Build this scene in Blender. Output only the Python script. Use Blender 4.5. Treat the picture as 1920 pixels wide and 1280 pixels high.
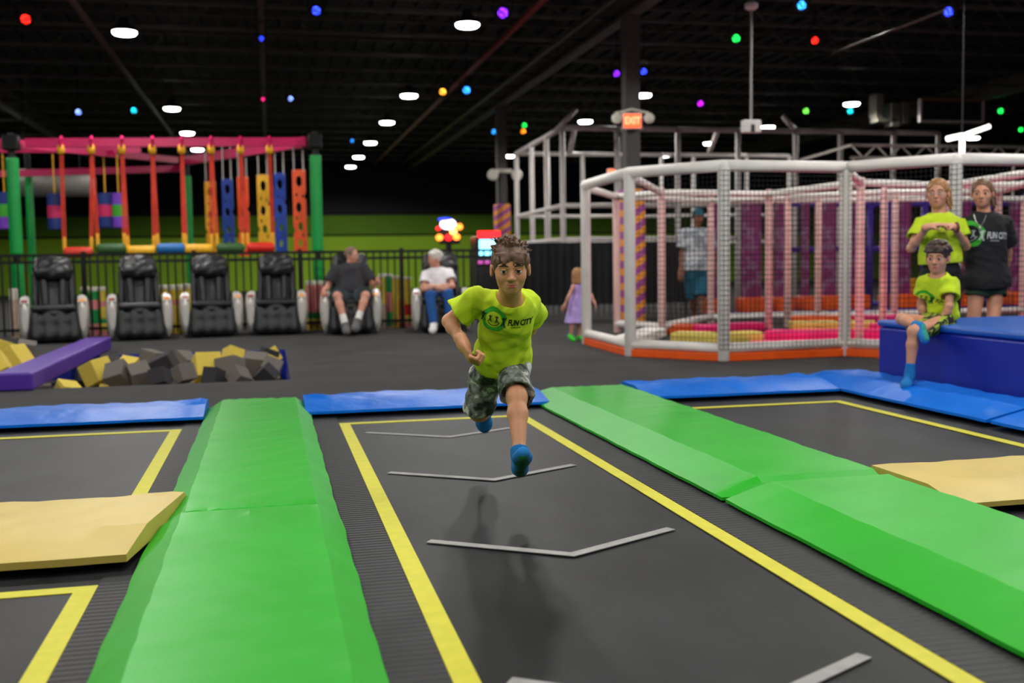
import bpy, bmesh, math, random
import numpy as np
from mathutils import Vector, Matrix
from mathutils.bvhtree import BVHTree

for o in list(bpy.data.objects): bpy.data.objects.remove(o)
S = bpy.context.scene
COL = S.collection
random.seed(7)
PI = math.pi

# ------------------------------------------------------------ camera, light
FPX, YAW, PITCH, ROLL, CAMH = 2000.0, 0.221996, 0.0743953, -0.014393695, 1.0
_f = np.array([math.sin(YAW)*math.cos(PITCH), math.cos(YAW)*math.cos(PITCH), -math.sin(PITCH)])
_r = np.array([math.cos(YAW), -math.sin(YAW), 0.0]); _u = np.cross(_r, _f)
_c, _s = math.cos(ROLL), math.sin(ROLL)
CR, CU, CF = _c*_r + _s*_u, -_s*_r + _c*_u, _f
CAM = np.array([0, 0, CAMH])
cd = bpy.data.cameras.new('camera'); cam = bpy.data.objects.new('camera', cd); COL.objects.link(cam)
cd.sensor_width = 36.0; cd.lens = 36.0*FPX/1920.0; cd.clip_end = 200
M = Matrix.Identity(4)
for i in range(3):
    M[i][0], M[i][1], M[i][2], M[i][3] = CR[i], CU[i], -CF[i], CAM[i]
cam.matrix_world = M
S.camera = cam
cd.dof.use_dof = True; cd.dof.focus_distance = 4.45; cd.dof.aperture_fstop = 2.0
S.view_settings.view_transform = 'Standard'; S.view_settings.look = 'None'
S.view_settings.gamma = 1.0; S.view_settings.use_curve_mapping = False
S.view_settings.exposure = 0.78
LAMP_W = 150.0         # watts of each high-bay lamp
LAMP_COL = (1.0, 0.975, 0.93)
wd = bpy.data.worlds.new('hall_air'); S.world = wd; wd.use_nodes = True
wd.node_tree.nodes['Background'].inputs[0].default_value = (0.55, 0.6, 0.75, 1)
wd.node_tree.nodes['Background'].inputs[1].default_value = 0.012

def ray(px, py): return (px-960)/FPX*CR - (py-640)/FPX*CU + CF
def W(px, py, z=0.0):
    d = ray(px, py); return CAM + d*((z-CAMH)/d[2])
def D(px, py, dep): return CAM + ray(px, py)*dep
def AY(px, py, Y):
    d = ray(px, py); return CAM + d*(Y/d[1])
def AX(px, py, X):
    d = ray(px, py); return CAM + d*(X/d[0])
def V(*a): return np.array(a, float)

# ------------------------------------------------------------ materials
def lin(c):
    c = c/255.0
    return c/12.92 if c <= 0.04045 else ((c+0.055)/1.055)**2.4
def rgb(r, g, b): return (lin(r), lin(g), lin(b))
MATS = {}
def mat(name, col, rough=0.6, metal=0.0, var=0.12, nscale=12.0, bump=0.0, bscale=60.0, emit=None, estr=0.0, spec=0.5, sheen=0.0, col2=None, sss=0.0, coat=0.0):
    if name in MATS: return MATS[name]
    m = bpy.data.materials.new(name); m.use_nodes = True; MATS[name] = m
    nt = m.node_tree; b = nt.nodes['Principled BSDF']
    b.inputs['Roughness'].default_value = rough; b.inputs['Metallic'].default_value = metal
    b.inputs['Specular IOR Level'].default_value = spec
    b.inputs['Sheen Weight'].default_value = sheen
    b.inputs['Coat Weight'].default_value = coat
    tc = nt.nodes.new('ShaderNodeTexCoord')
    n = nt.nodes.new('ShaderNodeTexNoise'); n.inputs['Scale'].default_value = nscale; n.inputs['Detail'].default_value = 5
    nt.links.new(tc.outputs['Object'], n.inputs['Vector'])
    r = nt.nodes.new('ShaderNodeValToRGB')
    c2 = col2 if col2 else tuple(min(1, c*(1+var)) for c in col)
    c1 = col if col2 else tuple(c*(1-var) for c in col)
    r.color_ramp.elements[0].position = 0.32; r.color_ramp.elements[1].position = 0.68
    r.color_ramp.elements[0].color = (*c1, 1); r.color_ramp.elements[1].color = (*c2, 1)
    nt.links.new(n.outputs['Fac'], r.inputs['Fac']); nt.links.new(r.outputs['Color'], b.inputs['Base Color'])
    if bump > 0:
        n2 = nt.nodes.new('ShaderNodeTexNoise'); n2.inputs['Scale'].default_value = bscale; n2.inputs['Detail'].default_value = 4
        nt.links.new(tc.outputs['Object'], n2.inputs['Vector'])
        bp = nt.nodes.new('ShaderNodeBump'); bp.inputs['Strength'].default_value = bump; bp.inputs['Distance'].default_value = 0.01
        nt.links.new(n2.outputs['Fac'], bp.inputs['Height']); nt.links.new(bp.outputs['Normal'], b.inputs['Normal'])
    if emit:
        b.inputs['Emission Color'].default_value = (*emit, 1); b.inputs['Emission Strength'].default_value = estr
    if sss:
        b.inputs['Subsurface Weight'].default_value = sss; b.inputs['Subsurface Radius'].default_value = (0.012, 0.005, 0.003)
    return m

def m_ribbed(name, col, rough, scale, axis='Y', bump=0.6):
    m = mat(name, col, rough, var=0.25, nscale=9)
    nt = m.node_tree; b = nt.nodes['Principled BSDF']
    tc = nt.nodes['Texture Coordinate'] if 'Texture Coordinate' in nt.nodes else nt.nodes.new('ShaderNodeTexCoord')
    w = nt.nodes.new('ShaderNodeTexWave'); w.bands_direction = axis; w.inputs['Scale'].default_value = scale; w.inputs['Distortion'].default_value = 0.4
    nt.links.new(tc.outputs['Object'], w.inputs['Vector'])
    bp = nt.nodes.new('ShaderNodeBump'); bp.inputs['Strength'].default_value = bump; bp.inputs['Distance'].default_value = 0.006
    nt.links.new(w.outputs['Fac'], bp.inputs['Height']); nt.links.new(bp.outputs['Normal'], b.inputs['Normal'])
    return m
def m_scuffed(name, dark, light, rough):
    # woven black mat with pale scuff dust
    m = bpy.data.materials.new(name); m.use_nodes = True; MATS[name] = m
    nt = m.node_tree; b = nt.nodes['Principled BSDF']; b.inputs['Roughness'].default_value = rough; b.inputs['Specular IOR Level'].default_value = 0.3
    tc = nt.nodes.new('ShaderNodeTexCoord')
    mp = nt.nodes.new('ShaderNodeMapping'); mp.inputs['Scale'].default_value = (1.6, 1.0, 1); nt.links.new(tc.outputs['Object'], mp.inputs['Vector'])
    n = nt.nodes.new('ShaderNodeTexNoise'); n.inputs['Scale'].default_value = 1.3; n.inputs['Detail'].default_value = 8; n.inputs['Roughness'].default_value = 0.65
    nt.links.new(mp.outputs['Vector'], n.inputs['Vector'])
    r = nt.nodes.new('ShaderNodeValToRGB'); r.color_ramp.elements[0].position = 0.35; r.color_ramp.elements[1].position = 0.72
    r.color_ramp.elements[0].color = (*dark, 1); r.color_ramp.elements[1].color = (*light, 1)
    nt.links.new(n.outputs['Fac'], r.inputs['Fac'])
    n3 = nt.nodes.new('ShaderNodeTexNoise'); n3.inputs['Scale'].default_value = 160; n3.inputs['Detail'].default_value = 2
    nt.links.new(tc.outputs['Object'], n3.inputs['Vector'])
    mx = nt.nodes.new('ShaderNodeMix'); mx.data_type = 'RGBA'; mx.blend_type = 'OVERLAY'; mx.inputs[0].default_value = 0.35
    nt.links.new(r.outputs['Color'], mx.inputs[6]); nt.links.new(n3.outputs['Color'], mx.inputs[7])
    nt.links.new(mx.outputs[2], b.inputs['Base Color'])
    bp = nt.nodes.new('ShaderNodeBump'); bp.inputs['Strength'].default_value = 0.25; bp.inputs['Distance'].default_value = 0.004
    nt.links.new(n3.outputs['Fac'], bp.inputs['Height']); nt.links.new(bp.outputs['Normal'], b.inputs['Normal'])
    return m
def m_ramp_noise(name, stops, scale, rough=0.8, detail=3, vor=False):
    m = bpy.data.materials.new(name); m.use_nodes = True; MATS[name] = m
    nt = m.node_tree; b = nt.nodes['Principled BSDF']; b.inputs['Roughness'].default_value = rough
    tc = nt.nodes.new('ShaderNodeTexCoord')
    if vor:
        n = nt.nodes.new('ShaderNodeTexVoronoi'); n.inputs['Scale'].default_value = scale; out = n.outputs['Distance']
    else:
        n = nt.nodes.new('ShaderNodeTexNoise'); n.inputs['Scale'].default_value = scale; n.inputs['Detail'].default_value = detail; out = n.outputs['Fac']
    nt.links.new(tc.outputs['Object'], n.inputs['Vector'])
    r = nt.nodes.new('ShaderNodeValToRGB'); r.color_ramp.interpolation = 'CONSTANT' if vor else 'LINEAR'
    e = r.color_ramp.elements
    e[0].position, e[0].color = stops[0][0], (*stops[0][1], 1); e[1].position, e[1].color = stops[-1][0], (*stops[-1][1], 1)
    for p, c in stops[1:-1]:
        k = e.new(p); k.color = (*c, 1)
    nt.links.new(out, r.inputs['Fac']); nt.links.new(r.outputs['Color'], b.inputs['Base Color'])
    return m
def m_stripe(name, c1, c2, scale, rough=0.6):
    m = bpy.data.materials.new(name); m.use_nodes = True; MATS[name] = m
    nt = m.node_tree; b = nt.nodes['Principled BSDF']; b.inputs['Roughness'].default_value = rough
    tc = nt.nodes.new('ShaderNodeTexCoord'); mp = nt.nodes.new('ShaderNodeMapping')
    mp.inputs['Rotation'].default_value = (0, math.radians(32), 0)
    nt.links.new(tc.outputs['Object'], mp.inputs['Vector'])
    w = nt.nodes.new('ShaderNodeTexWave'); w.bands_direction = 'Z'; w.inputs['Scale'].default_value = scale
    nt.links.new(mp.outputs['Vector'], w.inputs['Vector'])
    r = nt.nodes.new('ShaderNodeValToRGB'); r.color_ramp.interpolation = 'CONSTANT'
    r.color_ramp.elements[0].color = (*c1, 1); r.color_ramp.elements[1].position = 0.5; r.color_ramp.elements[1].color = (*c2, 1)
    nt.links.new(w.outputs['Fac'], r.inputs['Fac']); nt.links.new(r.outputs['Color'], b.inputs['Base Color'])
    return m
def m_led(name, col, strength):
    m = bpy.data.materials.new(name); m.use_nodes = True; MATS[name] = m
    nt = m.node_tree; b = nt.nodes['Principled BSDF']; b.inputs['Base Color'].default_value = (0.02, 0.02, 0.02, 1)
    tc = nt.nodes.new('ShaderNodeTexCoord'); v = nt.nodes.new('ShaderNodeTexVoronoi'); v.inputs['Scale'].default_value = 26
    v.inputs['Randomness'].default_value = 0.25
    nt.links.new(tc.outputs['Object'], v.inputs['Vector'])
    r = nt.nodes.new('ShaderNodeMapRange'); r.inputs[1].default_value = 0.28; r.inputs[2].default_value = 0.5
    r.inputs[3].default_value = strength; r.inputs[4].default_value = strength*0.15
    nt.links.new(v.outputs['Distance'], r.inputs[0])
    b.inputs['Emission Color'].default_value = (*col, 1); nt.links.new(r.outputs[0], b.inputs['Emission Strength'])
    return m

# ------------------------------------------------------------ mesh builder
class MB:
    def __init__(s): s.v = []; s.f = []
    def add(s, vs, fs):
        k = len(s.v); s.v += [tuple(map(float, p)) for p in vs]; s.f += [tuple(k+i for i in f) for f in fs]; return s
    def box(s, c, d, rz=0.0, R=None, bev=0.0):
        hx, hy, hz = d[0]/2, d[1]/2, d[2]/2
        if bev > 0:
            bm = bmesh.new(); bmesh.ops.create_cube(bm, size=1.0)
            for v in bm.verts: v.co = Vector((v.co.x*d[0], v.co.y*d[1], v.co.z*d[2]))
            bmesh.ops.bevel(bm, geom=list(bm.edges), offset=bev, segments=3, affect='EDGES', profile=0.5)
            bm.verts.index_update(); vs = [tuple(v.co) for v in bm.verts]; fs = [tuple(v.index for v in f.verts) for f in bm.faces]; bm.free()
        else:
            vs = [(x, y, z) for z in (-hz, hz) for y in (-hy, hy) for x in (-hx, hx)]
            fs = [(0, 2, 3, 1), (4, 5, 7, 6), (0, 1, 5, 4), (2, 6, 7, 3), (0, 4, 6, 2), (1, 3, 7, 5)]
        Rm = np.array(R) if R is not None else np.array([[math.cos(rz), -math.sin(rz), 0], [math.sin(rz), math.cos(rz), 0], [0, 0, 1]])
        vs = [Rm @ np.array(p) + np.array(c, float) for p in vs]
        return s.add(vs, fs)
    def tube(s, pts, r, n=8, closed=False):
        pts = [np.array(p, float) for p in pts]; m = len(pts)
        rs = r if hasattr(r, '__len__') else [r]*m
        vs = []; up = None
        for i in range(m):
            a = pts[max(i-1, 0)]; b = pts[min(i+1, m-1)]
            if closed: a = pts[(i-1) % m]; b = pts[(i+1) % m]
            t = b-a; t = t/(np.linalg.norm(t)+1e-9)
            if up is None:
                up = np.array([0, 0, 1.0]) if abs(t[2]) < 0.9 else np.array([1.0, 0, 0])
            x = np.cross(t, up); x /= np.linalg.norm(x)+1e-9; y = np.cross(x, t); up = y
            for k in range(n):
                a_ = 2*PI*k/n + PI/n
                vs.append(pts[i] + rs[i]*(math.cos(a_)*x + math.sin(a_)*y))
        fs = []
        for i in range(m if closed else m-1):
            j = (i+1) % m
            for k in range(n):
                l = (k+1) % n; fs.append((i*n+k, i*n+l, j*n+l, j*n+k))
        if not closed:
            fs.append(tuple(range(n))[::-1]); fs.append(tuple((m-1)*n+k for k in range(n)))
        return s.add(vs, fs)
    def lathe(s, prof, n=16, c=(0, 0, 0), R=None):
        vs = []; fs = []; Rm = np.array(R) if R is not None else np.eye(3); c = np.array(c, float)
        for (r, z) in prof:
            for k in range(n):
                a = 2*PI*k/n; vs.append(Rm @ np.array([r*math.cos(a), r*math.sin(a), z]) + c)
        for i in range(len(prof)-1):
            for k in range(n):
                l = (k+1) % n; fs.append((i*n+k, i*n+l, (i+1)*n+l, (i+1)*n+k))
        fs.append(tuple(range(n))[::-1]); fs.append(tuple((len(prof)-1)*n+k for k in range(n)))
        return s.add(vs, fs)
    def prism(s, poly, a, b, axis=0):
        # polygon in the two other axes, extruded along axis from a to b
        n = len(poly)
        def mk(p, t):
            q = [0, 0, 0]; o = [i for i in range(3) if i != axis]; q[axis] = t; q[o[0]] = p[0]; q[o[1]] = p[1]; return q
        vs = [mk(p, a) for p in poly] + [mk(p, b) for p in poly]
        fs = [tuple(range(n)), tuple(range(2*n-1, n-1, -1))] + [(i, n+i, n+(i+1) % n, (i+1) % n) for i in range(n)]
        return s.add(vs, fs)
    def quad(s, a, b, c, d): return s.add([a, b, c, d], [(0, 1, 2, 3)])
    def build(s, name, m, parent=None, smooth=False, sub=0, bevel=0.0, loc=None):
        vs = np.array(s.v, float)
        if parent is None:
            if loc is None:
                lo, hi = vs.min(0), vs.max(0); loc = np.array([(lo[0]+hi[0])/2, (lo[1]+hi[1])/2, lo[2]])
            vs = vs - np.array(loc)
        me = bpy.data.meshes.new(name); me.from_pydata([tuple(p) for p in vs], [], s.f); me.update()
        bm = bmesh.new(); bm.from_mesh(me); bmesh.ops.recalc_face_normals(bm, faces=bm.faces); bm.to_mesh(me); bm.free()
        if smooth:
            for p in me.polygons: p.use_smooth = True
        me.materials.append(m)
        o = bpy.data.objects.new(name, me); COL.objects.link(o)
        if parent is not None: o.parent = parent
        else: o.location = tuple(loc)
        if bevel > 0:
            md = o.modifiers.new('bevel', 'BEVEL'); md.width = bevel; md.segments = 3; md.limit_method = 'ANGLE'; md.angle_limit = 0.6
        if sub:
            md = o.modifiers.new('sub', 'SUBSURF'); md.levels = sub; md.render_levels = sub
        return o
    def shift(s, d):
        d = np.array(d, float); s.v = [tuple(np.array(p)+d) for p in s.v]; return s

def tag(o, label=None, cat=None, group=None, kind=None):
    if label: o['label'] = label
    if cat: o['category'] = cat
    if group: o['group'] = group
    if kind: o['kind'] = kind
    return o
def empty(name, loc, label=None, cat=None, group=None, rz=0.0):
    o = bpy.data.objects.new(name, None); COL.objects.link(o); o.location = tuple(map(float, loc)); o.rotation_euler = (0, 0, rz)
    o.empty_display_size = 0.1
    return tag(o, label, cat, group)
def wloc(o):
    p = np.zeros(3)
    while o is not None: p = p+np.array(o.location); o = o.parent
    return p
def wpart(mb, name, m, root, **k):
    # geometry given in world space under an unrotated root
    mb.shift(-wloc(root)); return mb.build(name, m, root, **k)
def copy_tree(o, parent=None):
    c = o.copy(); COL.objects.link(c); c.parent = parent
    for ch in [x for x in bpy.data.objects if x.parent == o]: copy_tree(ch, c)
    return c

# ------------------------------------------------------------ soft-shape mesher (signed distances, surface nets)
def nrm(v):
    v = np.array(v, float); return v/(np.linalg.norm(v)+1e-12)
class Soft:
    def __init__(s, lo, hi, h):
        s.h = h; s.lo = np.array(lo, float)-3*h; s.n = (np.ceil((np.array(hi, float)+3*h-s.lo)/h)).astype(int)+1
        s.F = np.full(s.n, 0.3, np.float32)
    def blk(s, lo, hi):
        a = np.clip(np.floor((np.array(lo)-s.lo)/s.h).astype(int), 0, s.n-1); b = np.clip(np.ceil((np.array(hi)-s.lo)/s.h).astype(int)+1, 1, s.n)
        ax = [(s.lo[i]+s.h*np.arange(a[i], b[i])).astype(np.float32) for i in range(3)]
        return tuple(slice(a[i], b[i]) for i in range(3)), ax[0][:, None, None], ax[1][None, :, None], ax[2][None, None, :]
    def comb(s, sl, d, k, op):
        F = s.F[sl]
        if F.size == 0: return
        if op == 'add':
            if k > 0:
                h = np.clip(0.5+0.5*(F-d)/k, 0, 1); s.F[sl] = F*(1-h)+d*h - k*h*(1-h)
            else: s.F[sl] = np.minimum(F, d)
        elif op == 'sub':
            if k > 0:
                h = np.clip(0.5-0.5*(F+d)/k, 0, 1); s.F[sl] = F*(1-h)-d*h + k*h*(1-h)
            else: s.F[sl] = np.maximum(F, -d)
    def cap(s, a, b, ra, rb=None, k=0.02, op='add', flat=False):
        rb = ra if rb is None else rb; a = np.array(a, float); b = np.array(b, float); m = max(ra, rb)+2*k+3*s.h
        sl, X, Y, Z = s.blk(np.minimum(a, b)-m, np.maximum(a, b)+m)
        ab = b-a; L2 = float(ab@ab)+1e-12
        t = ((X-a[0])*ab[0]+(Y-a[1])*ab[1]+(Z-a[2])*ab[2])/L2
        tc = np.clip(t, 0, 1)
        d = np.sqrt((X-a[0]-tc*ab[0])**2+(Y-a[1]-tc*ab[1])**2+(Z-a[2]-tc*ab[2])**2)-(ra+(rb-ra)*tc) if not flat else \
            np.maximum(np.sqrt(np.maximum((X-a[0]-t*ab[0])**2+(Y-a[1]-t*ab[1])**2+(Z-a[2]-t*ab[2])**2, 0))-(ra+(rb-ra)*t), (np.abs(t-0.5)-0.5)*math.sqrt(L2))
        s.comb(sl, d, k, op); return s
    def ell(s, c, r, R=None, k=0.02, op='add'):
        c = np.array(c, float); r = np.array(r, float); R = np.eye(3) if R is None else np.array(R)   # R columns = local axes
        m = r.max()+2*k+3*s.h
        sl, X, Y, Z = s.blk(c-m, c+m)
        x, y, z = X-c[0], Y-c[1], Z-c[2]
        q = [x*R[0, i]+y*R[1, i]+z*R[2, i] for i in range(3)]
        k0 = np.sqrt(sum((q[i]/r[i])**2 for i in range(3)))+1e-6; k1 = np.sqrt(sum((q[i]/r[i]**2)**2 for i in range(3)))+1e-6
        s.comb(sl, k0*(k0-1)/k1, k, op); return s
    def cut(s, p, n, lo=None, hi=None):
        # keep the side the normal points away from
        p = np.array(p, float); n = nrm(n)
        sl, X, Y, Z = s.blk(s.lo if lo is None else lo, s.lo+s.n*s.h if hi is None else hi)
        s.F[sl] = np.maximum(s.F[sl], (X-p[0])*n[0]+(Y-p[1])*n[1]+(Z-p[2])*n[2]); return s
    def wrinkle(s, amp, freq, seed=0, R=None):
        rs = np.random.RandomState(seed)
        X = (s.lo[0]+s.h*np.arange(s.n[0]))[:, None, None]; Y = (s.lo[1]+s.h*np.arange(s.n[1]))[None, :, None]; Z = (s.lo[2]+s.h*np.arange(s.n[2]))[None, None, :]
        idx = np.nonzero(np.abs(s.F) < 0.04)
        p = np.stack([X[idx[0], 0, 0], Y[0, idx[1], 0], Z[0, 0, idx[2]]], 1)
        d = np.zeros(len(p))
        for i in range(5):
            a = rs.normal(size=3); a = a/np.linalg.norm(a)*freq*(0.7+0.9*i/4); b = rs.normal(size=3)*freq*0.5
            d += np.sin(p@a + 1.6*np.sin(p@b+i) + i)/(1+0.4*i)
        s.F[idx] += (amp*d*0.4).astype(np.float32); return s
    def mesh(s):
        F = s.F; I = F < 0; n = s.n
        cnt = np.zeros(n-1, np.int8)
        offs = [(i, j, k) for i in (0, 1) for j in (0, 1) for k in (0, 1)]
        for o in offs: cnt += I[o[0]:n[0]-1+o[0], o[1]:n[1]-1+o[1], o[2]:n[2]-1+o[2]]
        act = np.argwhere((cnt > 0) & (cnt < 8))
        vals = np.stack([F[act[:, 0]+o[0], act[:, 1]+o[1], act[:, 2]+o[2]] for o in offs], 1)
        pos = np.zeros((len(act), 3)); w = np.zeros(len(act))
        for i in range(8):
            for j in range(i+1, 8):
                d = [abs(offs[i][q]-offs[j][q]) for q in range(3)]
                if sum(d) != 1: continue
                a, b = vals[:, i], vals[:, j]; m = (a < 0) != (b < 0)
                t = np.where(m, a/(a-b+1e-12), 0)
                e = np.array(offs[i])[None]+t[:, None]*(np.array(offs[j])-np.array(offs[i]))[None]
                pos += e*m[:, None]; w += m
        pos = (act+pos/w[:, None])*s.h+s.lo
        idx = np.full(n-1, -1, np.int32); idx[tuple(act.T)] = np.arange(len(act))
        faces = []
        for ax in range(3):
            o = [q for q in range(3) if q != ax]
            sa = [slice(1, n[q]-1) for q in range(3)]; sa[ax] = slice(0, n[ax]-1); sb = list(sa); sb[ax] = slice(1, n[ax])
            A, B = I[tuple(sa)], I[tuple(sb)]; g = np.argwhere(A != B)
            if len(g) == 0: continue
            flip = A[tuple(g.T)]; base = g.copy(); base[:, o[0]] += 1; base[:, o[1]] += 1
            q = []
            for (u, v) in ((0, 0), (-1, 0), (-1, -1), (0, -1)):
                c = base.copy(); c[:, o[0]] += u; c[:, o[1]] += v; q.append(idx[tuple(c.T)])
            q = np.stack(q, 1)
            if ax == 1: flip = ~flip
            q[~flip] = q[~flip][:, ::-1]
            faces.append(q)
        return pos, np.concatenate(faces)
    def build(s, name, m, parent=None, loc=None):
        v, f = s.mesh()
        if parent is not None: base = wloc(parent)
        else: base = np.array([v[:, 0].mean(), v[:, 1].mean(), v[:, 2].min()]) if loc is None else np.array(loc)
        me = bpy.data.meshes.new(name); nv, nf = len(v), len(f)
        me.vertices.add(nv); me.vertices.foreach_set('co', (v-base).astype(np.float32).ravel())
        me.loops.add(nf*4); me.loops.foreach_set('vertex_index', f.astype(np.int32).ravel())
        me.polygons.add(nf); me.polygons.foreach_set('loop_start', np.arange(0, nf*4, 4, dtype=np.int32)); me.polygons.foreach_set('loop_total', np.full(nf, 4, np.int32))
        me.update(calc_edges=True); me.validate()
        me.polygons.foreach_set('use_smooth', np.ones(len(me.polygons), bool))
        me.materials.append(m)
        o = bpy.data.objects.new(name, me); COL.objects.link(o)
        if parent is not None: o.parent = parent
        else: o.location = tuple(base)
        return o
# ------------------------------------------------------------ palette
black_paint = mat('black_paint', rgb(16, 16, 19), 0.7, var=0.3, nscale=2)
steel_dark = mat('dark_steel', rgb(76, 72, 70), 0.55, 0.2, var=0.3, nscale=3)
deck_black = mat('black_deck', rgb(15, 14, 15), 0.75, var=0.3, nscale=1.5)
carpet = mat('charcoal_carpet', rgb(52, 51, 51), 0.95, var=0.22, nscale=1.6, bump=0.5, bscale=260)
bed_black = m_scuffed('trampoline_mat', rgb(7, 8, 11), rgb(38, 39, 41), 0.55)
rib_black = m_ribbed('ribbed_black_webbing', rgb(25, 25, 28), 0.6, 9.0, 'Y', 0.8)
line_yellow = mat('yellow_line', rgb(204, 198, 50), 0.65, var=0.06, nscale=20)
line_white = mat('grey_white_line', rgb(150, 148, 146), 0.7, var=0.12, nscale=18)
vinyl_green = mat('green_vinyl', rgb(34, 168, 30), 0.45, var=0.05, nscale=3, bump=0.15, bscale=14, spec=0.28)
vinyl_blue = mat('bright_blue_vinyl', rgb(0, 108, 216), 0.42, var=0.06, nscale=4, bump=0.7, bscale=11, spec=0.2)
vinyl_tan = mat('pale_yellow_vinyl', rgb(196, 172, 84), 0.5, var=0.06, nscale=4, bump=0.12, bscale=18)
royal_blue = mat('royal_blue_vinyl', rgb(6, 34, 150), 0.42, var=0.06, nscale=3, bump=0.08, bscale=20)
box_top_sheen = mat('royal_vinyl_top_sheen', rgb(24, 88, 180), 0.4, var=0.08, nscale=3, bump=0.1, bscale=20)  # overhead reflection on the box top put into a lighter blue
white_pad = mat('white_padding', rgb(238, 233, 228), 0.5, var=0.05, nscale=8, bump=0.08, bscale=40)
orange_pad = mat('orange_padding', rgb(244, 92, 16), 0.45, var=0.08, nscale=6)
pink_pad = mat('hot_pink_padding', rgb(246, 30, 120), 0.45, var=0.08, nscale=6)
yellow_pad = mat('soft_yellow_padding', rgb(226, 204, 96), 0.5, var=0.08, nscale=6)
frame_grey = mat('grey_frame_padding', rgb(222, 214, 210), 0.55, var=0.1, nscale=5)
wall_green_m = mat('lime_green_wall', rgb(150, 192, 36), 0.8, var=0.08, nscale=0.6)
wall_dkgreen_m = mat('deep_green_wall', rgb(92, 134, 12), 0.8, var=0.08, nscale=0.6)
clear_white = mat('white_plastic', rgb(225, 225, 222), 0.4, var=0.05)

# ------------------------------------------------------------ the hall
PX0, PX1, PY0, PY1 = -5.2, 0.15, 9.5, 12.95          # foam pit opening
def struct(mb, name, m, **k): return tag(mb.build(name, m, **k), kind='structure')
fl = MB()
def patch(x0, x1, y0, y1, z=0.0): fl.quad((x0, y0, z), (x1, y0, z), (x1, y1, z), (x0, y1, z))
patch(-24, 36, 7.35, PY0); patch(-24, PX0, PY0, PY1); patch(PX1, 36, PY0, PY1); patch(-24, 36, PY1, 44)
patch(4.35, 36, -6, 7.35); patch(-24, -5.5, -6, 7.35)
floor = struct(fl, 'floor', carpet)
well = MB().quad((-5.5, -6, -0.55), (4.35, -6, -0.55), (4.35, 7.35, -0.55), (-5.5, 7.35, -0.55)).build('trampoline_well', black_paint, floor)
pw = MB()
for (a, b) in (((PX0, PY0), (PX1, PY0)), ((PX1, PY0), (PX1, PY1)), ((PX1, PY1), (PX0, PY1)), ((PX0, PY1), (PX0, PY0))):
    pw.quad((*a, 0), (*b, 0), (*b, -0.7), (*a, -0.7))
pw.build('pit_lining', royal_blue, floor).location = (-floor.location[0], -floor.location[1], -floor.location[2])
pf = MB().quad((PX0, PY0, -0.7), (PX1, PY0, -0.7), (PX1, PY1, -0.7), (PX0, PY1, -0.7)).build('pit_bottom', black_paint, floor)
for o in (pf, well): o.location = (-floor.location[0], -floor.location[1], -floor.location[2])

CZ = 5.7
ceil_ = struct(MB().box((6, 19, CZ+0.05), (60, 52, 0.1)), 'ceiling', deck_black)
cl = np.array(ceil_.location)
# open-web joists spanning across the hall
def joist():
    b = MB(); L = 30.0
    for z, h in ((0.0, 0.05), (0.62, 0.06)):
        b.box((0, 0.035, z), (2*L, 0.03, h)); b.box((0, -0.035, z), (2*L, 0.03, h))
    n = 100; st = 2*L/n
    for i in range(n):
        x0 = -L+i*st; z0, z1 = (0, 0.62) if i % 2 == 0 else (0.62, 0)
        b.tube([(x0, 0, z0), (x0+st, 0, z1)], 0.014, 4)
    return b
jo = None
for i in range(22):
    y = 5.0+1.72*i
    if jo is None: jo = joist().build('joist', steel_dark, ceil_); o = jo
    else: o = jo.copy(); COL.objects.link(o)
    o.location = (6-cl[0], y-cl[1], 4.95-cl[2])
# corrugations of the roof deck
rb = MB()
for i in range(120):
    x = -14+0.4*i; rb.box((x, 19, CZ-0.03), (0.12, 52, 0.06))
rbo = rb.build('deck_rib', deck_black, ceil_); rbo.location = tuple(-cl)
tag(rbo, kind='stuff')
for X in (-6.0, 5.64, 17.3):
    g = MB(); g.box((X, 19, 4.82), (0.2, 52, 0.03)); g.box((X, 19, 5.2), (0.2, 52, 0.03)); g.box((X, 19, 5.0), (0.03, 52, 0.4))
    g.build('girder', mat('grey_brown_steel', rgb(84, 78, 72), 0.6, 0.1, var=0.2), ceil_).location = tuple(-cl)
ws = struct(MB().box((6, 43.6, 2.85), (62, 0.2, 5.7)), 'wall_back', mat('black_wall', rgb(15, 18, 20), 0.8, var=0.2, nscale=1))
wl = np.array(ws.location)
for (z0, z1, m, nm) in ((0.0, 2.12, wall_green_m, 'green_band'), (2.2, 2.95, wall_dkgreen_m, 'green_band')):
    MB().box((6, 43.45, (z0+z1)/2), (62, 0.1, z1-z0)).build(nm, m, ws).location = tuple(-wl)
struct(MB().box((-24, 19, 2.85), (0.2, 52, 5.7)), 'wall_left', MATS['black_wall'])
struct(MB().box((36, 19, 2.85), (0.2, 52, 5.7)), 'wall_right', MATS['black_wall'])

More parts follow.
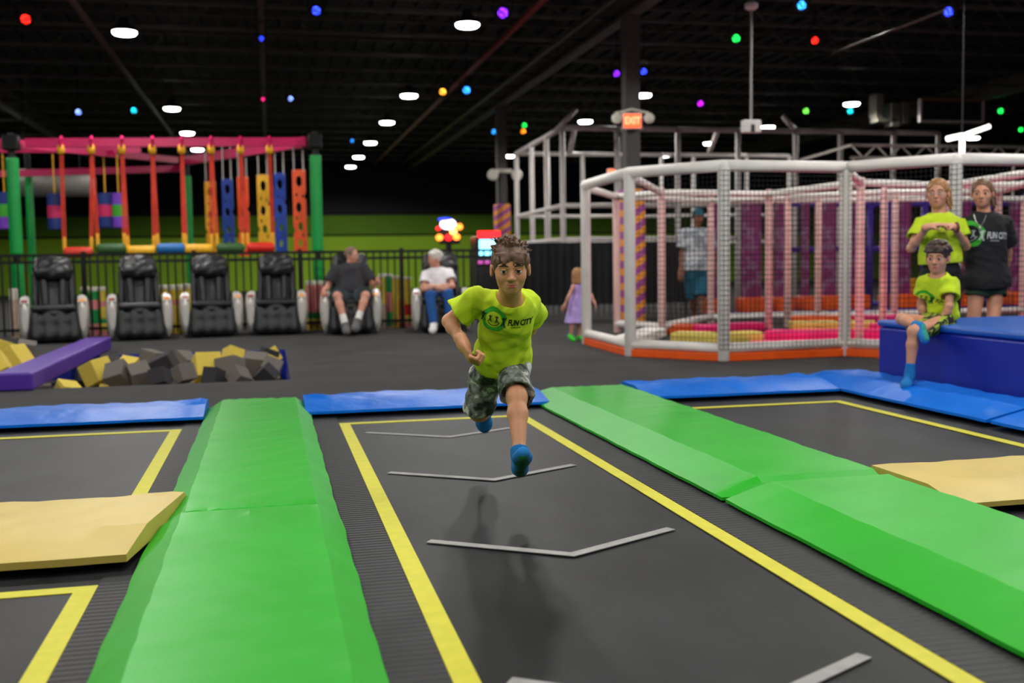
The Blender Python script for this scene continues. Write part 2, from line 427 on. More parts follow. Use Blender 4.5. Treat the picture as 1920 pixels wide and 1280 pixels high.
# ------------------------------------------------------------ ceiling lamps (they light the hall)
lamp_on = mat('lamp_lens', (0.9, 0.9, 0.9), 0.4, emit=(1.0, 0.98, 0.93), estr=14.0)
lamp_body = mat('lamp_housing', rgb(40, 40, 42), 0.5, 0.6)
def lamp_master():
    r = empty('high_bay_lamp', (0, 0, 0))
    MB().lathe([(0.04, 0.20), (0.07, 0.20), (0.08, 0.10), (0.18, 0.06), (0.19, 0.0), (0.17, 0.0)], 20).build('housing', lamp_body, r, smooth=False)
    MB().lathe([(0.175, 0.004), (0.175, -0.02), (0.15, -0.045), (0.0, -0.05)], 20).build('lens', lamp_on, r, smooth=True)
    MB().tube([(0, 0, 0.2), (0, 0, 1.195)], 0.01, 6).build('hook', steel_dark, r)
    ld = bpy.data.lights.new('lamp_light', 'SPOT'); ld.spot_size = math.radians(168); ld.spot_blend = 0.2; ld.shadow_soft_size = 0.14; ld.energy = LAMP_W; ld.color = LAMP_COL
    lo = bpy.data.objects.new('lamp_light', ld); COL.objects.link(lo); lo.parent = r; lo.location = (0, 0, -0.08)
    return r
LM = lamp_master(); first = True
ROWS = {-2.0: 'above the massage chairs', 2.95: 'above the running boy', 7.85: 'beside the dark column', 13.1: 'above the net cage', 20.6: 'over the far right corner'}
ORD = ['nearest', 'second nearest', 'third', 'fourth', 'fifth', 'farthest']
seen = {-2.0: [17.05, 25.0, 29.5, 33.6], 2.95: [15.75, 22.5, 26.8, 31.3, 35.5, 39.0], 7.85: [21.8, 26.05, 34.8], 13.1: [22.4, 26.6, 30.5, 34.2], 20.6: [28.35]}
hidden = [(-7.0, y) for y in (0.5, 5.0, 9.0, 13.0, 17.5)] + [(-2.0, y) for y in (0.2, 3.8, 10.0, 14.0)] + [(2.95, y) for y in (-1.0, 2.8, 12.0)] + \
    [(7.85, y) for y in (-0.6, 4.0, 8.8, 13.0)] + [(13.1, y) for y in (4.5, 9.5, 14.0)] + [(-7.0, y) for y in (22.0, 27.0, 33.0)] + [(20.6, 14.0)] + [(2.95, -4.6), (0.9, 4.3), (5.4, 6.2)]  # last group added to fill faces, centre the boy's shadow and brighten the cage
for X, ys in seen.items():
    for i, y in enumerate(ys):
        o = LM if first else copy_tree(LM); first = False
        o.location = (X, y, 4.5)
        nm = ORD[i] if i < len(ys)-1 or len(ys) == 1 else 'farthest'
        tag(o, 'bright white high-bay lamp, %s of the row %s' % (nm if len(ys) > 1 else 'only one', ROWS[X]), 'ceiling lamp', 'white high-bay ceiling lamps')
for (x, y) in hidden:
    o = copy_tree(LM); o.location = (x, y, 4.5)
    tag(o, 'white high-bay lamp overhead, out of the picture', 'ceiling lamp', 'high-bay lamps overhead out of view')

# ------------------------------------------------------------ trampolines
def bed(x0, x1, y0, y1, label):
    b = MB(); nx, ny = 14, 30
    for j in range(ny+1):
        for i in range(nx+1):
            u, v = i/nx, j/ny
            b.v.append((x0+(x1-x0)*u, y0+(y1-y0)*v, 0.0-0.006*math.sin(PI*u)*math.sin(PI*v)))
    for j in range(ny):
        for i in range(nx):
            k = j*(nx+1)+i; b.f.append((k, k+1, k+nx+2, k+nx+1))
    o = b.build('trampoline_bed', bed_black, loc=((x0+x1)/2, (y0+y1)/2, 0))
    return tag(o, label, 'trampoline', 'black trampoline beds')
def strip(o, pts, w, name, m, z=0.002):
    # flat tape along a polyline, mitred
    P = [np.array([p[0], p[1]]) for p in pts]; L, Rr = [], []
    for i, p in enumerate(P):
        a = P[max(i-1, 0)]; c = P[min(i+1, len(P)-1)]
        t1 = p-a if i > 0 else c-p; t2 = c-p if i < len(P)-1 else p-a
        t1 = t1/np.linalg.norm(t1); t2 = t2/np.linalg.norm(t2); n1 = np.array([-t1[1], t1[0]]); n2 = np.array([-t2[1], t2[0]])
        n = n1+n2; n = n/np.linalg.norm(n); n = n/max(0.3, n@n1)
        L.append(p+n*w/2); Rr.append(p-n*w/2)
    b = MB()
    for i in range(len(P)-1):
        b.add([(*L[i], z), (*L[i+1], z), (*Rr[i+1], z), (*Rr[i], z), (*L[i], z-0.003), (*L[i+1], z-0.003), (*Rr[i+1], z-0.003), (*Rr[i], z-0.003)],
              [(0, 1, 2, 3), (0, 4, 5, 1), (2, 6, 7, 3), (1, 5, 6, 2), (3, 7, 4, 0)])
    return wpart(b, name, m, o)
cb = bed(0.10, 1.92, -1.2, 7.25, 'long black running trampoline with white chevrons under the running boy')
yl = 0.065
strip(cb, [(0.43, -0.6), (0.43, 6.72), (1.57, 6.72), (1.57, -0.6)], yl, 'yellow_line', line_yellow)
for yc in (6.02, 4.76, 3.45, 2.12):
    strip(cb, [(0.53, yc+0.31), (0.98, yc), (1.43, yc+0.24)], 0.042, 'chevron_line', line_white)
for (a, b_) in ((0.23, 0.395), (1.605, 1.80)):
    wpart(MB().box(((a+b_)/2, 3.0, 0.001), (b_-a, 8.2, 0.004)), 'ribbed_edge', rib_black, cb)
lb1 = bed(-3.6, -0.3, 4.2, 7.25, 'black trampoline at far left behind the pale yellow pad')
strip(lb1, [(-0.59, 4.0), (-0.59, 6.78), (-3.3, 6.78)], yl, 'yellow_line', line_yellow)
lb2 = bed(-3.6, -0.3, -1.2, 4.0, 'black trampoline at near left in front of the pale yellow pad')
strip(lb2, [(-0.59, -0.6), (-0.59, 3.48), (-3.3, 3.48)], yl, 'yellow_line', line_yellow)
for lbx, y0, y1 in ((lb1, 4.3, 7.1), (lb2, -1, 3.6)):
    wpart(MB().box((-0.49, (y0+y1)/2, 0.001), (0.13, y1-y0, 0.004)), 'ribbed_edge', rib_black, lbx)
rb1 = bed(2.3, 4.35, 4.2, 7.25, 'black trampoline at right in front of the blue box')
strip(rb1, [(2.585, 4.0), (2.585, 6.69), (3.83, 6.69), (3.83, 4.0)], yl, 'yellow_line', line_yellow)
rb2 = bed(2.3, 4.35, -1.2, 4.0, 'black trampoline at near right corner, mostly cropped')
strip(rb2, [(2.585, -0.6), (2.585, 3.31), (3.83, 3.31)], yl, 'yellow_line', line_yellow)

# ------------------------------------------------------------ vinyl pads
def vpad(name, m, x0, x1, y0, y1, label, group, along='Y', top=0.085, edge=0.035, bl=0.2, br=0.2, amp=0.004, seed=0, base=0.004, endbev=0.0, skew=None):
    """padded vinyl cover: bevelled profile across, creases on top"""
    rs = np.random.RandomState(seed)
    us = sorted(set([0, bl*0.5, bl, 1-br, 1-br*0.5, 1]+[round(bl+(1-bl-br)*i/12, 4) for i in range(1, 12)]))
    L = (y1-y0) if along == 'Y' else (x1-x0); n = max(10, int(L/0.045)); ph = rs.rand(8)*6.28
    b = MB(); nu = len(us)
    def prof(u):
        if u < bl: t = u/bl; return edge+(top-edge)*min(1.0, 1.06*t-0.06*t*t)
        if u > 1-br: t = (1-u)/br; return edge+(top-edge)*min(1.0, 1.06*t-0.06*t*t)
        return top
    for j in range(n+1):
        v = j/n
        for u in us:
            z = prof(u)
            dv = min(v, 1-v)*L
            if endbev > 0 and dv < endbev: z = edge+(z-edge)*math.sin(dv/endbev*PI/2)
            s = v*L
            wr = amp*(0.5*math.sin(7*s+ph[0]+3*u)+0.35*math.sin(23*s+ph[1]+5*math.sin(4*u+ph[2]))+0.25*math.sin(41*s-9*u+ph[3]))
            if dv < 0.25: wr += amp*1.2*math.sin(60*u+ph[4])*(0.25-dv)/0.25
            if 0 < u < 1 and 0 < v < 1: z += wr
            a_ = u+(0.012*math.sin(9*s+ph[5])+0.008*math.sin(21*s+ph[6]))*amp/0.004*(0.0 if 0.15 < u < 0.85 else 1.0)*0.25
            sk = skew*(v) if skew else 0
            if along == 'Y': b.v.append((x0+(x1-x0)*a_, y0+L*v, z))
            else: b.v.append((x0+L*v+(skew or 0)*(0.5-u)*(1 if v > 0.5 else 0), y0+(y1-y0)*a_, z))
    for j in range(n):
        for i in range(nu-1):
            k = j*nu+i; b.f.append((k, k+1, k+nu+1, k+nu))
    # skirt and underside
    ring = [i for i in range(nu)] + [j*nu+nu-1 for j in range(1, n+1)] + [n*nu+i for i in range(nu-2, -1, -1)] + [j*nu for j in range(n-1, 0, -1)]
    k0 = len(b.v)
    for i in ring: p = b.v[i]; b.v.append((p[0], p[1], base))
    q = len(ring)
    for i in range(q): b.f.append((ring[i], k0+i, k0+(i+1) % q, ring[(i+1) % q]))
    b.f.append(tuple(k0+i for i in range(q)))
    o = b.build(name, m, smooth=True)
    md = o.modifiers.new('edges', 'EDGE_SPLIT'); md.split_angle = math.radians(14)
    return tag(o, label, 'pad', group)
GG = 'green vinyl trampoline pads'
vpad('green_pad', vinyl_green, -0.44, 0.235, 4.04, 7.62, 'far green pad of the left lane divider, running up to the blue edge', GG, bl=0.15, br=0.13, seed=1, top=0.09, edge=0.025, endbev=0.12)
vpad('green_pad', vinyl_green, -0.45, 0.24, -0.9, 4.06, 'near green pad of the left lane divider, in the foreground', GG, bl=0.15, br=0.13, seed=2, top=0.095, edge=0.028)
vpad('green_pad', vinyl_green, 1.78, 2.545, 4.02, 7.58, 'far green pad of the right lane divider, running up to the blue edge', GG, bl=0.26, br=0.03, seed=3, top=0.085, amp=0.003, edge=0.025, base=0.012, endbev=0.10)
vpad('green_pad', vinyl_green, 1.78, 2.545, -0.9, 3.99, 'near green pad of the right lane divider, at the right picture edge', GG, bl=0.26, br=0.03, seed=4, top=0.085, amp=0.003, edge=0.025, base=0.012)
vpad('yellow_pad', vinyl_tan, -3.6, -0.42, 3.66, 4.47, 'pale yellow pad between the two left trampolines', 'pale yellow cross pads', along='X', bl=0.3, br=0.08, seed=5, top=0.10, edge=0.055, base=.03, skew=-0.14)
vpad('yellow_pad', vinyl_tan, 2.547, 4.03, 3.56, 4.2, 'pale yellow pad between the two right trampolines', 'pale yellow cross pads', along='X', bl=0.3, br=0.06, seed=6, top=0.09, edge=0.05, base=.03)
GB = 'bright blue edge pads'
for i, (a, b_, lab) in enumerate([(-5.0, -0.44, 'bright blue edge pad along the far side, left of the left green pad'), (0.20, 1.84, 'bright blue edge pad along the far side, behind the running boy'),
                                  (2.548, 4.03, 'bright blue edge pad along the far side, right of the right green pad')]):
    vpad('blue_pad', vinyl_blue, a, b_, 7.02, 7.66, lab, GB, along='X', bl=0.42, br=0.15, seed=10+i, top=0.09+0.004*i, edge=0.045, base=.028, amp=0.008)
vpad('blue_pad', vinyl_blue, 4.04, 4.67, 5.40, 7.72, 'bright blue edge pad at the far right corner, below the seated boy', GB, bl=0.4, br=0.1, seed=14, top=0.10, edge=0.045, base=.028, amp=0.007)
vpad('blue_pad', vinyl_blue, 4.04, 4.67, -0.9, 5.36, 'bright blue edge pad at right, nearest along the blue box', GB, bl=0.4, br=0.1, seed=15, top=0.10, edge=0.045, base=.028, amp=0.007)
# the big box
BXT = 0.50
bxr = empty('foam_box', (5.75, 5.2, 0.0), 'large royal blue vinyl foam box at right, seat of the boy', 'foam box')
wpart(MB().box((5.78, 5.2, 0.225), (2.2, 4.74, 0.45), bev=0.02), 'body', royal_blue, bxr, smooth=False)
wpart(MB().box((5.78, 5.2, 0.478), (2.22, 4.76, 0.05), bev=0.02), 'top_cover', box_top_sheen, bxr)
# ------------------------------------------------------------ foam pit
foam_y = mat('yellow_foam', rgb(226, 200, 84), 0.95, var=0.06, nscale=15, bump=0.4, bscale=120)
foam_g = mat('grey_foam', rgb(112, 106, 100), 0.95, var=0.06, nscale=15, bump=0.4, bscale=120)
foam_k = mat('charcoal_foam', rgb(52, 50, 52), 0.95, var=0.08, nscale=15, bump=0.4, bscale=120)
purple = mat('purple_vinyl', rgb(84, 44, 160), 0.42, var=0.06, nscale=4)
cubes = [  # px, py of the centre, size, tilt, colour
 (10, 655, .26, 'y', 'at the left edge of the picture, topmost'), (58, 676, .26, 'y', 'between the purple beam and the left edge'), (12, 690, .25, 'y', 'at the left edge, half way down'),
 (28, 708, .2, 'y', 'at the left edge, lowest'), (100, 712, .18, 'y', 'right of the near end of the purple beam'), (142, 690, .21, 'k', 'leaning against the purple beam'),
 (182, 697, .22, 'y', 'nearest, with a worn rounded corner'), (206, 657, .2, 'k', 'behind the far end of the purple beam'), (238, 663, .2, 'y', 'tilted into a roof shape at the back'),
 (240, 688, .17, 'y', 'flat between two grey cubes'), (222, 702, .2, 'g', 'beside the worn yellow cube'), (262, 703, .19, 'g', 'at the front, split like a roof'),
 (284, 674, .2, 'g', 'behind the big dark cube'), (308, 690, .26, 'k', 'big, standing on its edge in the middle'), (318, 660, .19, 'g', 'at the back under the blue lining'),
 (346, 680, .2, 'g', 'pale, lying behind the tilted yellow one'), (345, 700, .17, 'g', 'thin, wedged at the front middle'), (388, 690, .26, 'y', 'large, tilted like a roof right of the middle'),
 (412, 664, .17, 'k', 'at the back right of the middle'), (436, 669, .19, 'y', 'flat at the back right'), (432, 692, .23, 'g', 'right of the large tilted yellow cube'),
 (478, 684, .23, 'g', 'standing on a corner near the right end'), (520, 692, .19, 'g', 'at the right end of the pit, pale'), (527, 668, .17, 'y', 'upright in the right back corner'),
 (503, 668, .18, 'k', 'in shade near the right back corner'), (375, 660, .17, 'k', 'small, far back in the middle'), (460, 662, .17, 'k', 'far back between two yellow cubes'),
 (270, 655, .18, 'k', 'far back left of the middle'), (166, 668, .18, 'g', 'hidden behind the purple beam'), (500, 704, .17, 'k', 'low at the front right'),
 (400, 706, .16, 'k', 'in the gap below the large yellow cube'), (300, 708, .16, 'k', 'in the front gap left of the middle'), (60, 655, .2, 'g', 'far back at the left'),
 (120, 655, .2, 'k', 'far back behind the purple beam'), (448, 707, .16, 'g', 'low at the front, right of the middle')]
cname = {'y': 'yellow', 'g': 'grey', 'k': 'charcoal'}
rs = np.random.RandomState(3)
cube_bm = MB().box((0, 0, 0), (1, 1, 1), bev=0.035)
cube_me = {}
for q, mm in (('y', foam_y), ('g', foam_g), ('k', foam_k)):
    o = cube_bm.build('foam_cube', mm, loc=(0, 0, 0)); cube_me[q] = o.data; bpy.data.objects.remove(o)
for i, (px, py, sz, q, where) in enumerate(cubes):
    sz *= .94
    # all sit in the pit; height from the row they are in
    t = (py-650)/(712-650); yy = 12.6-2.9*min(1, max(0, t)); p = AY(px, py, yy)
    z = min(max(p[2], -0.12), 0.14)
    p = W(px, py, z); p[1] = min(max(p[1], PY0+0.2), PY1-0.2); p[0] = min(p[0], PX1-0.17)
    if px < 70: p = W(px, py, .10); p[0] = min(p[0]-.05, -2.46)
    elif abs(p[0]+2.08) < .36: p[2] = -.06; p[0] = max(p[0], -1.72)
    if py < 666 and px > 215: p = W(px, py+8, -.17)
    p[1] = min(max(p[1], PY0+0.2), PY1-0.2); p[0] = min(p[0], PX1-.17)
    o = bpy.data.objects.new('foam_cube', cube_me[q]); COL.objects.link(o); o.location = tuple(p); o.scale = (sz,)*3
    o.rotation_euler = (rs.uniform(-.8, .8), rs.uniform(-.8, .8), rs.uniform(0, 3.1))
    tag(o, '%s foam cube %s' % (cname[q], where), 'foam cube', 'foam cubes in the pit')
# lower cubes filling the pit
for iy in range(11):
    for ix in range(17):
        q = 'ygk'[rs.randint(3)]
        o = bpy.data.objects.new('foam_cube', cube_me[q]); COL.objects.link(o)
        o.location = (PX1-0.18-0.305*ix, PY0+0.18+0.305*iy, -0.36 if ix < 9 else -0.09); o.scale = (0.205,)*3
        o.rotation_euler = (0, 0, rs.uniform(0, 3.1)) if ix < 9 else (rs.uniform(-.5, .5), rs.uniform(-.5, .5), rs.uniform(0, 3.1))
        tag(o, 'foam cube in the lower layer of the pit, mostly covered' if ix < 9 else 'foam cube at the left end of the pit, past the picture edge', 'foam cube', 'foam cubes low in the pit' if ix < 9 else 'foam cubes at the left end of the pit')
pb = empty('balance_bar', (-2.05, 11.6, 0.0), 'purple padded balance beam lying across the foam pit', 'balance beam')
wpart(MB().box((-2.08, 11.65, 0.075), (0.3, 4.5, 0.15), bev=0.02), 'padding', purple, pb)
for yy in (9.42, 13.88): wpart(MB().box((-2.08, yy, 0.075), (0.29, 0.02, 0.14)), 'end_panel', mat('deep_purple_vinyl', rgb(62, 26, 140), 0.45), pb)

# ------------------------------------------------------------ massage chairs
leather = mat('black_leather', rgb(25, 26, 30), 0.42, var=0.15, nscale=8, bump=0.15, bscale=45)
silver = mat('silver_plastic', rgb(214, 210, 204), 0.35, 0.15, var=0.04)
dark_plastic = mat('dark_plastic', rgb(22, 22, 25), 0.4)
panel_warm = mat('amber_panel', rgb(230, 150, 60), 0.5, emit=rgb(230, 150, 60), estr=0.25)
panel_red = mat('red_panel', rgb(170, 50, 40), 0.5)
def chair_master():
    r = empty('massage_chair', (0, 0, 0))
    h = 0.013
    s = Soft((-.36, -.15, .25), (.36, .66, 1.22), h)     # backrest
    ax = nrm((0, .24, .6)); R = np.stack([V(1, 0, 0), nrm(np.cross(ax, (1, 0, 0))), ax], 1)
    s.cap((-.15, .22, .45), (-.15, .42, .98), .13, .13, k=.06); s.cap((.15, .22, .45), (.15, .42, .98), .13, .13, k=.06); s.cap((0, .22, .45), (0, .42, .98), .14, .14, k=.06)
    for sx in (-1, 1):
        s.cap((sx*.265, .10, .50), (sx*.25, .27, .92), .045, .05, k=.05)
        s.cap((sx*.12, .055, .52), (sx*.13, .18, .82), .05, .055, k=.04)
    s.cap((0, .03, .45), (0, .2, .86), .03, .035, k=.03, op='sub')
    s.build('backrest', leather, r)
    s = Soft((-.34, -.02, .78), (.34, .5, 1.24), h)        # head pillow
    s.ell((0, .24, 1.0), (.29, .11, .16), R, k=.03); s.cap((-.19, .17, .95), (.19, .17, .95), .085, k=.06); s.cap((-.2, .3, 1.08), (.2, .3, 1.08), .07, k=.06)
    s.wrinkle(.014, 26, 2); s.build('head_pillow', leather, r)
    s = Soft((-.36, -.46, .2), (.36, .3, .6), h)      # seat
    s.ell((0, -.03, .40), (.32, .36, .12), k=.03); s.cap((-.27, -.33, .47), (.27, -.33, .47), .05, k=.02)
    s.build('seat', leather, r)
    s = Soft((-.36, -.55, .0), (.36, -.15, .48), h)     # leg rest with calf troughs
    s.cap((-.24, -.30, .14), (.24, -.30, .14), .13, k=.05); s.cap((-.24, -.30, .3), (.24, -.30, .3), .10, k=.05)
    for x in (-.265, -.09, .09, .265): s.cap((x, -.34, .37), (x*1.0, -.385, .1), .06, .08, k=.05)
    s.build('leg_rest', leather, r)
    for sx in (-1, 1):
        pod = Soft((-.6, -.5, 0), (.6, .6, .75), h)
        a = .395*sx
        pod.ell((a, -.08, .36), (.095, .36, .36), k=.0); pod.cut((0, -.36, 0), (0, -1, -.12)); pod.cut((0, 0, .61), (0, -.18, 1)); pod.cut((a-sx*.06, 0, 0), (-sx, 0, 0)); pod.cut((0, 0, .015), (0, 0, -1))
        po = pod.build('arm_pod', silver, r)
        MB().box((a, -.365, .50), (.085, .03, .09), bev=.012).build('control_panel', dark_plastic, po)
        MB().box((a, -.365, .572), (.09, .03, .03)).build('label_strip', panel_warm if sx > 0 else panel_red, po)
    MB().box((0, .05, .09), (.6, .7, .18), bev=.04).build('base', dark_plastic, r)
    return r
CH = chair_master()
chair_px = [(92, 649, 'farthest left, beside the foam pit'), (257, 643, 'second from left, left of the yellow foam posts'), (395, 637, 'third from left, empty'), (521, 633, 'empty one next to the man in shorts'),
            (664, 632, 'with a man in dark shirt sitting in it'), (838, 628, 'with a white-haired woman sitting in it')]
chair_pos = []
for i, (px, py, lab) in enumerate(chair_px):
    o = CH if i == 0 else copy_tree(CH)
    p = W(px, py-4); o.location = (p[0], p[1]+0.45, 0); o.scale = (.9, 1, 1.0)
    o.rotation_euler = (0, 0, math.atan2(-p[0], p[1])+0.02*(i % 3-1)); chair_pos.append(p+V(0, 0.45, 0))
    tag(o, 'black leather massage chair with silver arms, '+lab, 'massage chair', 'massage chairs along the fence')

# ------------------------------------------------------------ black fence behind the chairs
FY = 16.5
fence_m = mat('black_fence_steel', rgb(14, 14, 16), 0.45, 0.4)
fr = empty('picket_fence', (-0.5, FY, 0), 'long black steel picket fence behind the massage chairs', 'fence')
x0, x1, zt = AY(-60, 480, FY)[0], AY(935, 480, FY)[0], 1.19
for z in (zt, zt-0.1, 0.12): MB().box(((x0+x1)/2+0.5, 0, z), (x1-x0, 0.035, 0.04)).build('rail', fence_m, fr)
pk = MB().box((0, 0, 0.61), (0.024, 0.024, 1.16)).build('picket', fence_m, fr); npk = int((x1-x0)/0.108)
for i in range(npk+1):
    o = pk if i == 0 else pk.copy()
    if i: COL.objects.link(o); o.parent = fr
    o.location = (x0+0.5+0.108*i, 0, 0)
ps = MB().box((0, 0, 0.62), (0.06, 0.06, 1.24)).build('post', fence_m, fr)
for i in range(6):
    o = ps if i == 0 else ps.copy()
    if i: COL.objects.link(o); o.parent = fr
    o.location = (x0+0.5+(x1-x0)*i/5, 0, 0)

# ------------------------------------------------------------ striped foam posts standing behind the fence
FC = {'g': mat('green_foam_sleeve', rgb(30, 168, 84), 0.8), 'p': mat('pink_foam_sleeve', rgb(250, 150, 150), 0.8), 'y': mat('yellow_foam_sleeve', rgb(250, 218, 84), 0.8),
      'w': mat('cream_foam_sleeve', rgb(246, 238, 220), 0.8), 'o': mat('orange_foam_sleeve', rgb(240, 140, 40), 0.8), 'r': mat('red_foam_sleeve', rgb(214, 34, 32), 0.8), 'k': mat('pale_pink_foam_sleeve', rgb(222, 190, 172), 0.8)}
BY = FY+0.16
fposts = [(30, 'wk', (541, 562, 648), 'pale pink with a cream top, farthest left'), (163, 'wgpgp', (538, 546, 561, 580, 607, 640), 'green and pink banded, right of the leftmost chair'),
 (180, 'wgpgpg', (538, 546, 562, 580, 607, 636, 641), 'green and pink banded, second of that pair'), (196, 'wypygyp', (538, 545, 565, 575, 597, 606, 620, 640), 'yellow, pink and green banded, beside the second chair'),
 (305, 'wy', (534, 543, 612), 'yellow with a cream top, right of the second chair'), (321, 'wypy', (534, 543, 563, 571, 637), 'yellow with a pink band, left one'),
 (336, 'wypy', (534, 543, 562, 571, 637), 'yellow with a pink band, right one'), (351, 'wyp', (532, 542, 610, 637), 'yellow over pink, left of the third chair'), (361, 'wy', (532, 541, 640), 'yellow, hidden by the third chair'),
 (583, 'wpgy', (526, 534, 586, 597, 632), 'pink, green and yellow, left of the man in shorts'), (597, 'wpgy', (526, 534, 586, 597, 632), 'pink, green and yellow, middle of three by the man'),
 (610, 'wpgyo', (526, 534, 586, 597, 615, 632), 'pink, green, yellow and orange, nearest the man'), (719, 'wyk', (513, 520, 570, 622), 'pale yellow, right of the man in shorts'),
 (730, 'wgpgk', (513, 518, 548, 585, 610, 622), 'green and pink, second right of the man'), (742, 'wy', (516, 522, 622), 'yellow, third right of the man'), (754, 'wyopr', (519, 524, 560, 590, 606, 620), 'yellow over orange and red, left of the woman'),
 (766, 'wyryp', (519, 524, 570, 590, 606, 620), 'yellow and red, nearest the woman')]
for (px, cols, ys, lab) in fposts:
    b0 = AY(px, ys[-1], BY); root = empty('foam_post', (b0[0], BY, 0), 'striped foam post behind the fence, '+lab, 'foam post', 'striped foam posts behind the fence')
    n_ = len(cols)
    for i in range(n_):
        za, zb = AY(px, ys[i], BY)[2], AY(px, ys[i+1], BY)[2]
        if i == n_-1: zb = 0.0
        rr = 0.056 if i else 0.060
        MB().lathe([(rr*.93, zb), (rr, zb+.008), (rr, za-.008), (rr*.93, za)], 14).build('foam_sleeve', FC[cols[i]], root, smooth=False)

# ------------------------------------------------------------ rope course
pinkb = mat('pink_beam', rgb(208, 20, 96), 0.4, var=0.08); green_post = mat('green_post', rgb(0, 150, 64), 0.38, var=0.06)
strap_m = mat('red_strap', rgb(206, 50, 22), 0.7, var=0.15); gold_m = mat('gold_yellow_webbing', rgb(236, 172, 24), 0.6); white_rope = mat('white_rope', rgb(180, 174, 168), 0.8)
RY = 17.2
def zy(px, py, Y=RY): return AY(px, py, Y)[2]
for (px, pyt, lab) in ((31, 297, 'left'), (596, 292, 'right')):
    p = AY(px, 470, RY-0.05); zt_ = zy(px, pyt)
    root = empty('support_post', (p[0], RY-0.05, 0), 'thick green padded post at the %s end of the rope course' % lab, 'post', 'green rope-course posts')
    MB().lathe([(.05, 0), (.05, zt_+.36), (.03, zt_+.37)], 12).build('pole', fence_m, root)
    MB().lathe([(.085, 1.22), (.09, 1.24), (.09, zt_-.02), (.085, zt_)], 16).build('padding', green_post, root, smooth=False)
    MB().lathe([(.08, .02), (.085, .04), (.085, 1.08), (.08, 1.1)], 16).build('lower_padding', green_post, root, smooth=False)
    MB().box((0, 0, zt_+.22), (.22, .22, .22), bev=.02).build('beam_bracket', fence_m, root)
for (px, pyt, Yb, lab) in ((356, 330, 22.0, 'far green post behind the hanging swings'), (60, 330, 23.5, 'far green post at the left behind the leftmost massage chair')):
    p = AY(px, 470, Yb); zt_ = AY(px, pyt, Yb)[2]
    root = empty('support_post', (p[0], Yb, 0), 'slim '+lab, 'post', 'far rope-course posts')
    MB().lathe([(.07, 0), (.075, .02), (.075, zt_)], 12).build('padding', green_post, root)
    MB().lathe([(.045, zt_), (.045, zt_+.5)], 10).build('pole', fence_m, root)
def beam(a, b, w, h, label):
    a = np.array(a); b = np.array(b); d = b-a; L = np.linalg.norm(d); x = d/L; y = nrm(np.cross((0, 0, 1), x)); z = np.cross(x, y)
    o = MB().box((a+b)/2, (L, w, h), R=np.stack([x, y, z], 1)).build('overhead_crossbar', pinkb)
    return tag(o, label, 'beam', 'pink rope-course beams')
zb = zy(300, 267)
beam(AY(48, 268, RY), AY(574, 266, RY), .1, .13, 'long straight pink beam along the front of the rope course')
beam(AY(-40, 275, RY+.2), AY(26, 266, RY+.2), .1, .13, 'short pink beam left of the left green post')
beam(AY(0, 326, 23.0), AY(340, 316, 23.0), .1, .13, 'far pink beam behind the swings')
beam(AY(30, 270, RY), AY(330, 300, 22.5), .1, .12, 'slanting pink beam from the left green post to the back')
beam(AY(575, 266, RY), AY(345, 302, 22.0), .1, .16, 'slanting pink beam above the perforated boards')
beam(V(AY(-30, 300, 20.0)[0], 20.0, 3.06), V(AY(265, 300, 20.0)[0], 20.0, 3.06), .1, .12, 'middle pink beam at the back left')
# swings on straps
hooks = [115, 172, 229, 286, 341, 396, 451, 505]
seats = [('red', rgb(206, 50, 24), 147, 473), ('dark green', rgb(50, 92, 44), 209, 466), ('golden yellow', rgb(238, 178, 30), 265, 470), ('blue', rgb(10, 104, 176), 321, 466), ('golden yellow', rgb(236, 172, 26), 373, 467), ('dark green', rgb(48, 84, 48), 432, 465), ('bright red', rgb(222, 36, 20), 489, 464)]
swl = ['farthest left', 'second from the left', 'above the second massage chair', 'between two yellow seats', 'in front of the perforated boards', 'beside the right bright red seat', 'farthest right']
for i, (cn, cc, px, py) in enumerate(seats):
    c = AY(px, py, RY-0.1)
    root = empty('rope_swing', c, '%s padded swing bar on red straps, %s' % (cn, swl[i]), 'swing', 'strap swings of the rope course')
    hw = .19
    b = MB().lathe([(.03, -hw-.02), (.074, -hw), (.08, -hw+.03), (.08, hw-.03), (.074, hw), (.03, hw+.02)], 14, c, R=np.array([[0, 0, 1], [0, 1, 0], [-1, 0, 0]]))
    wpart(b, 'seat_bar', mat('swing_'+cn.replace(' ', '_'), cc, 0.5), root, smooth=True)
    for sx, hk in ((-1, hooks[i]), (1, hooks[i+1])):
        tp = AY(hk, 284, RY)
        bt = c+V(sx*(hw-.0), 0, .12)
        d = nrm(tp-bt); y = V(0, 1, 0)
        for off in (-.016, .016):
            wpart(MB().box((tp+bt)/2+V(off, 0, 0), (.024, .008, np.linalg.norm(tp-bt)), R=np.stack([nrm(np.cross(y, d)), y, d], 1)), 'strap', strap_m, root)
        wpart(MB().box(bt+V(0, 0, .0), (.05, .02, .22), R=np.stack([nrm(np.cross(y, d)), y, d], 1), bev=.006), 'strap_sleeve', gold_m, root)
        wpart(MB().tube([bt-V(0, 0, .1), c+V(sx*hw, 0, 0)], .012, 6), 'shackle', silver, root)
for i, hk in enumerate(hooks):
    t = AY(hk, 284, RY); e = AY(hk, 262, RY)
    root = empty('strap_hook', e, 'yellow webbing loop on the pink beam, %s from the left' % ['first', 'second', 'third', 'fourth', 'fifth', 'sixth', 'seventh', 'eighth'][i], 'hook', 'yellow loops on the pink beam')
    wpart(MB().lathe([(.02, -.08), (.055, -.05), (.06, 0), (.05, .06), (.02, .09)], 12, t+V(0, -.03, .03)), 'webbing', gold_m, root, smooth=True)
    wpart(MB().tube([e+V(0, 0, .04), e+V(0, -.09, .0), t+V(0, -.06, .04)], .025, 8), 'clamp', pinkb, root)
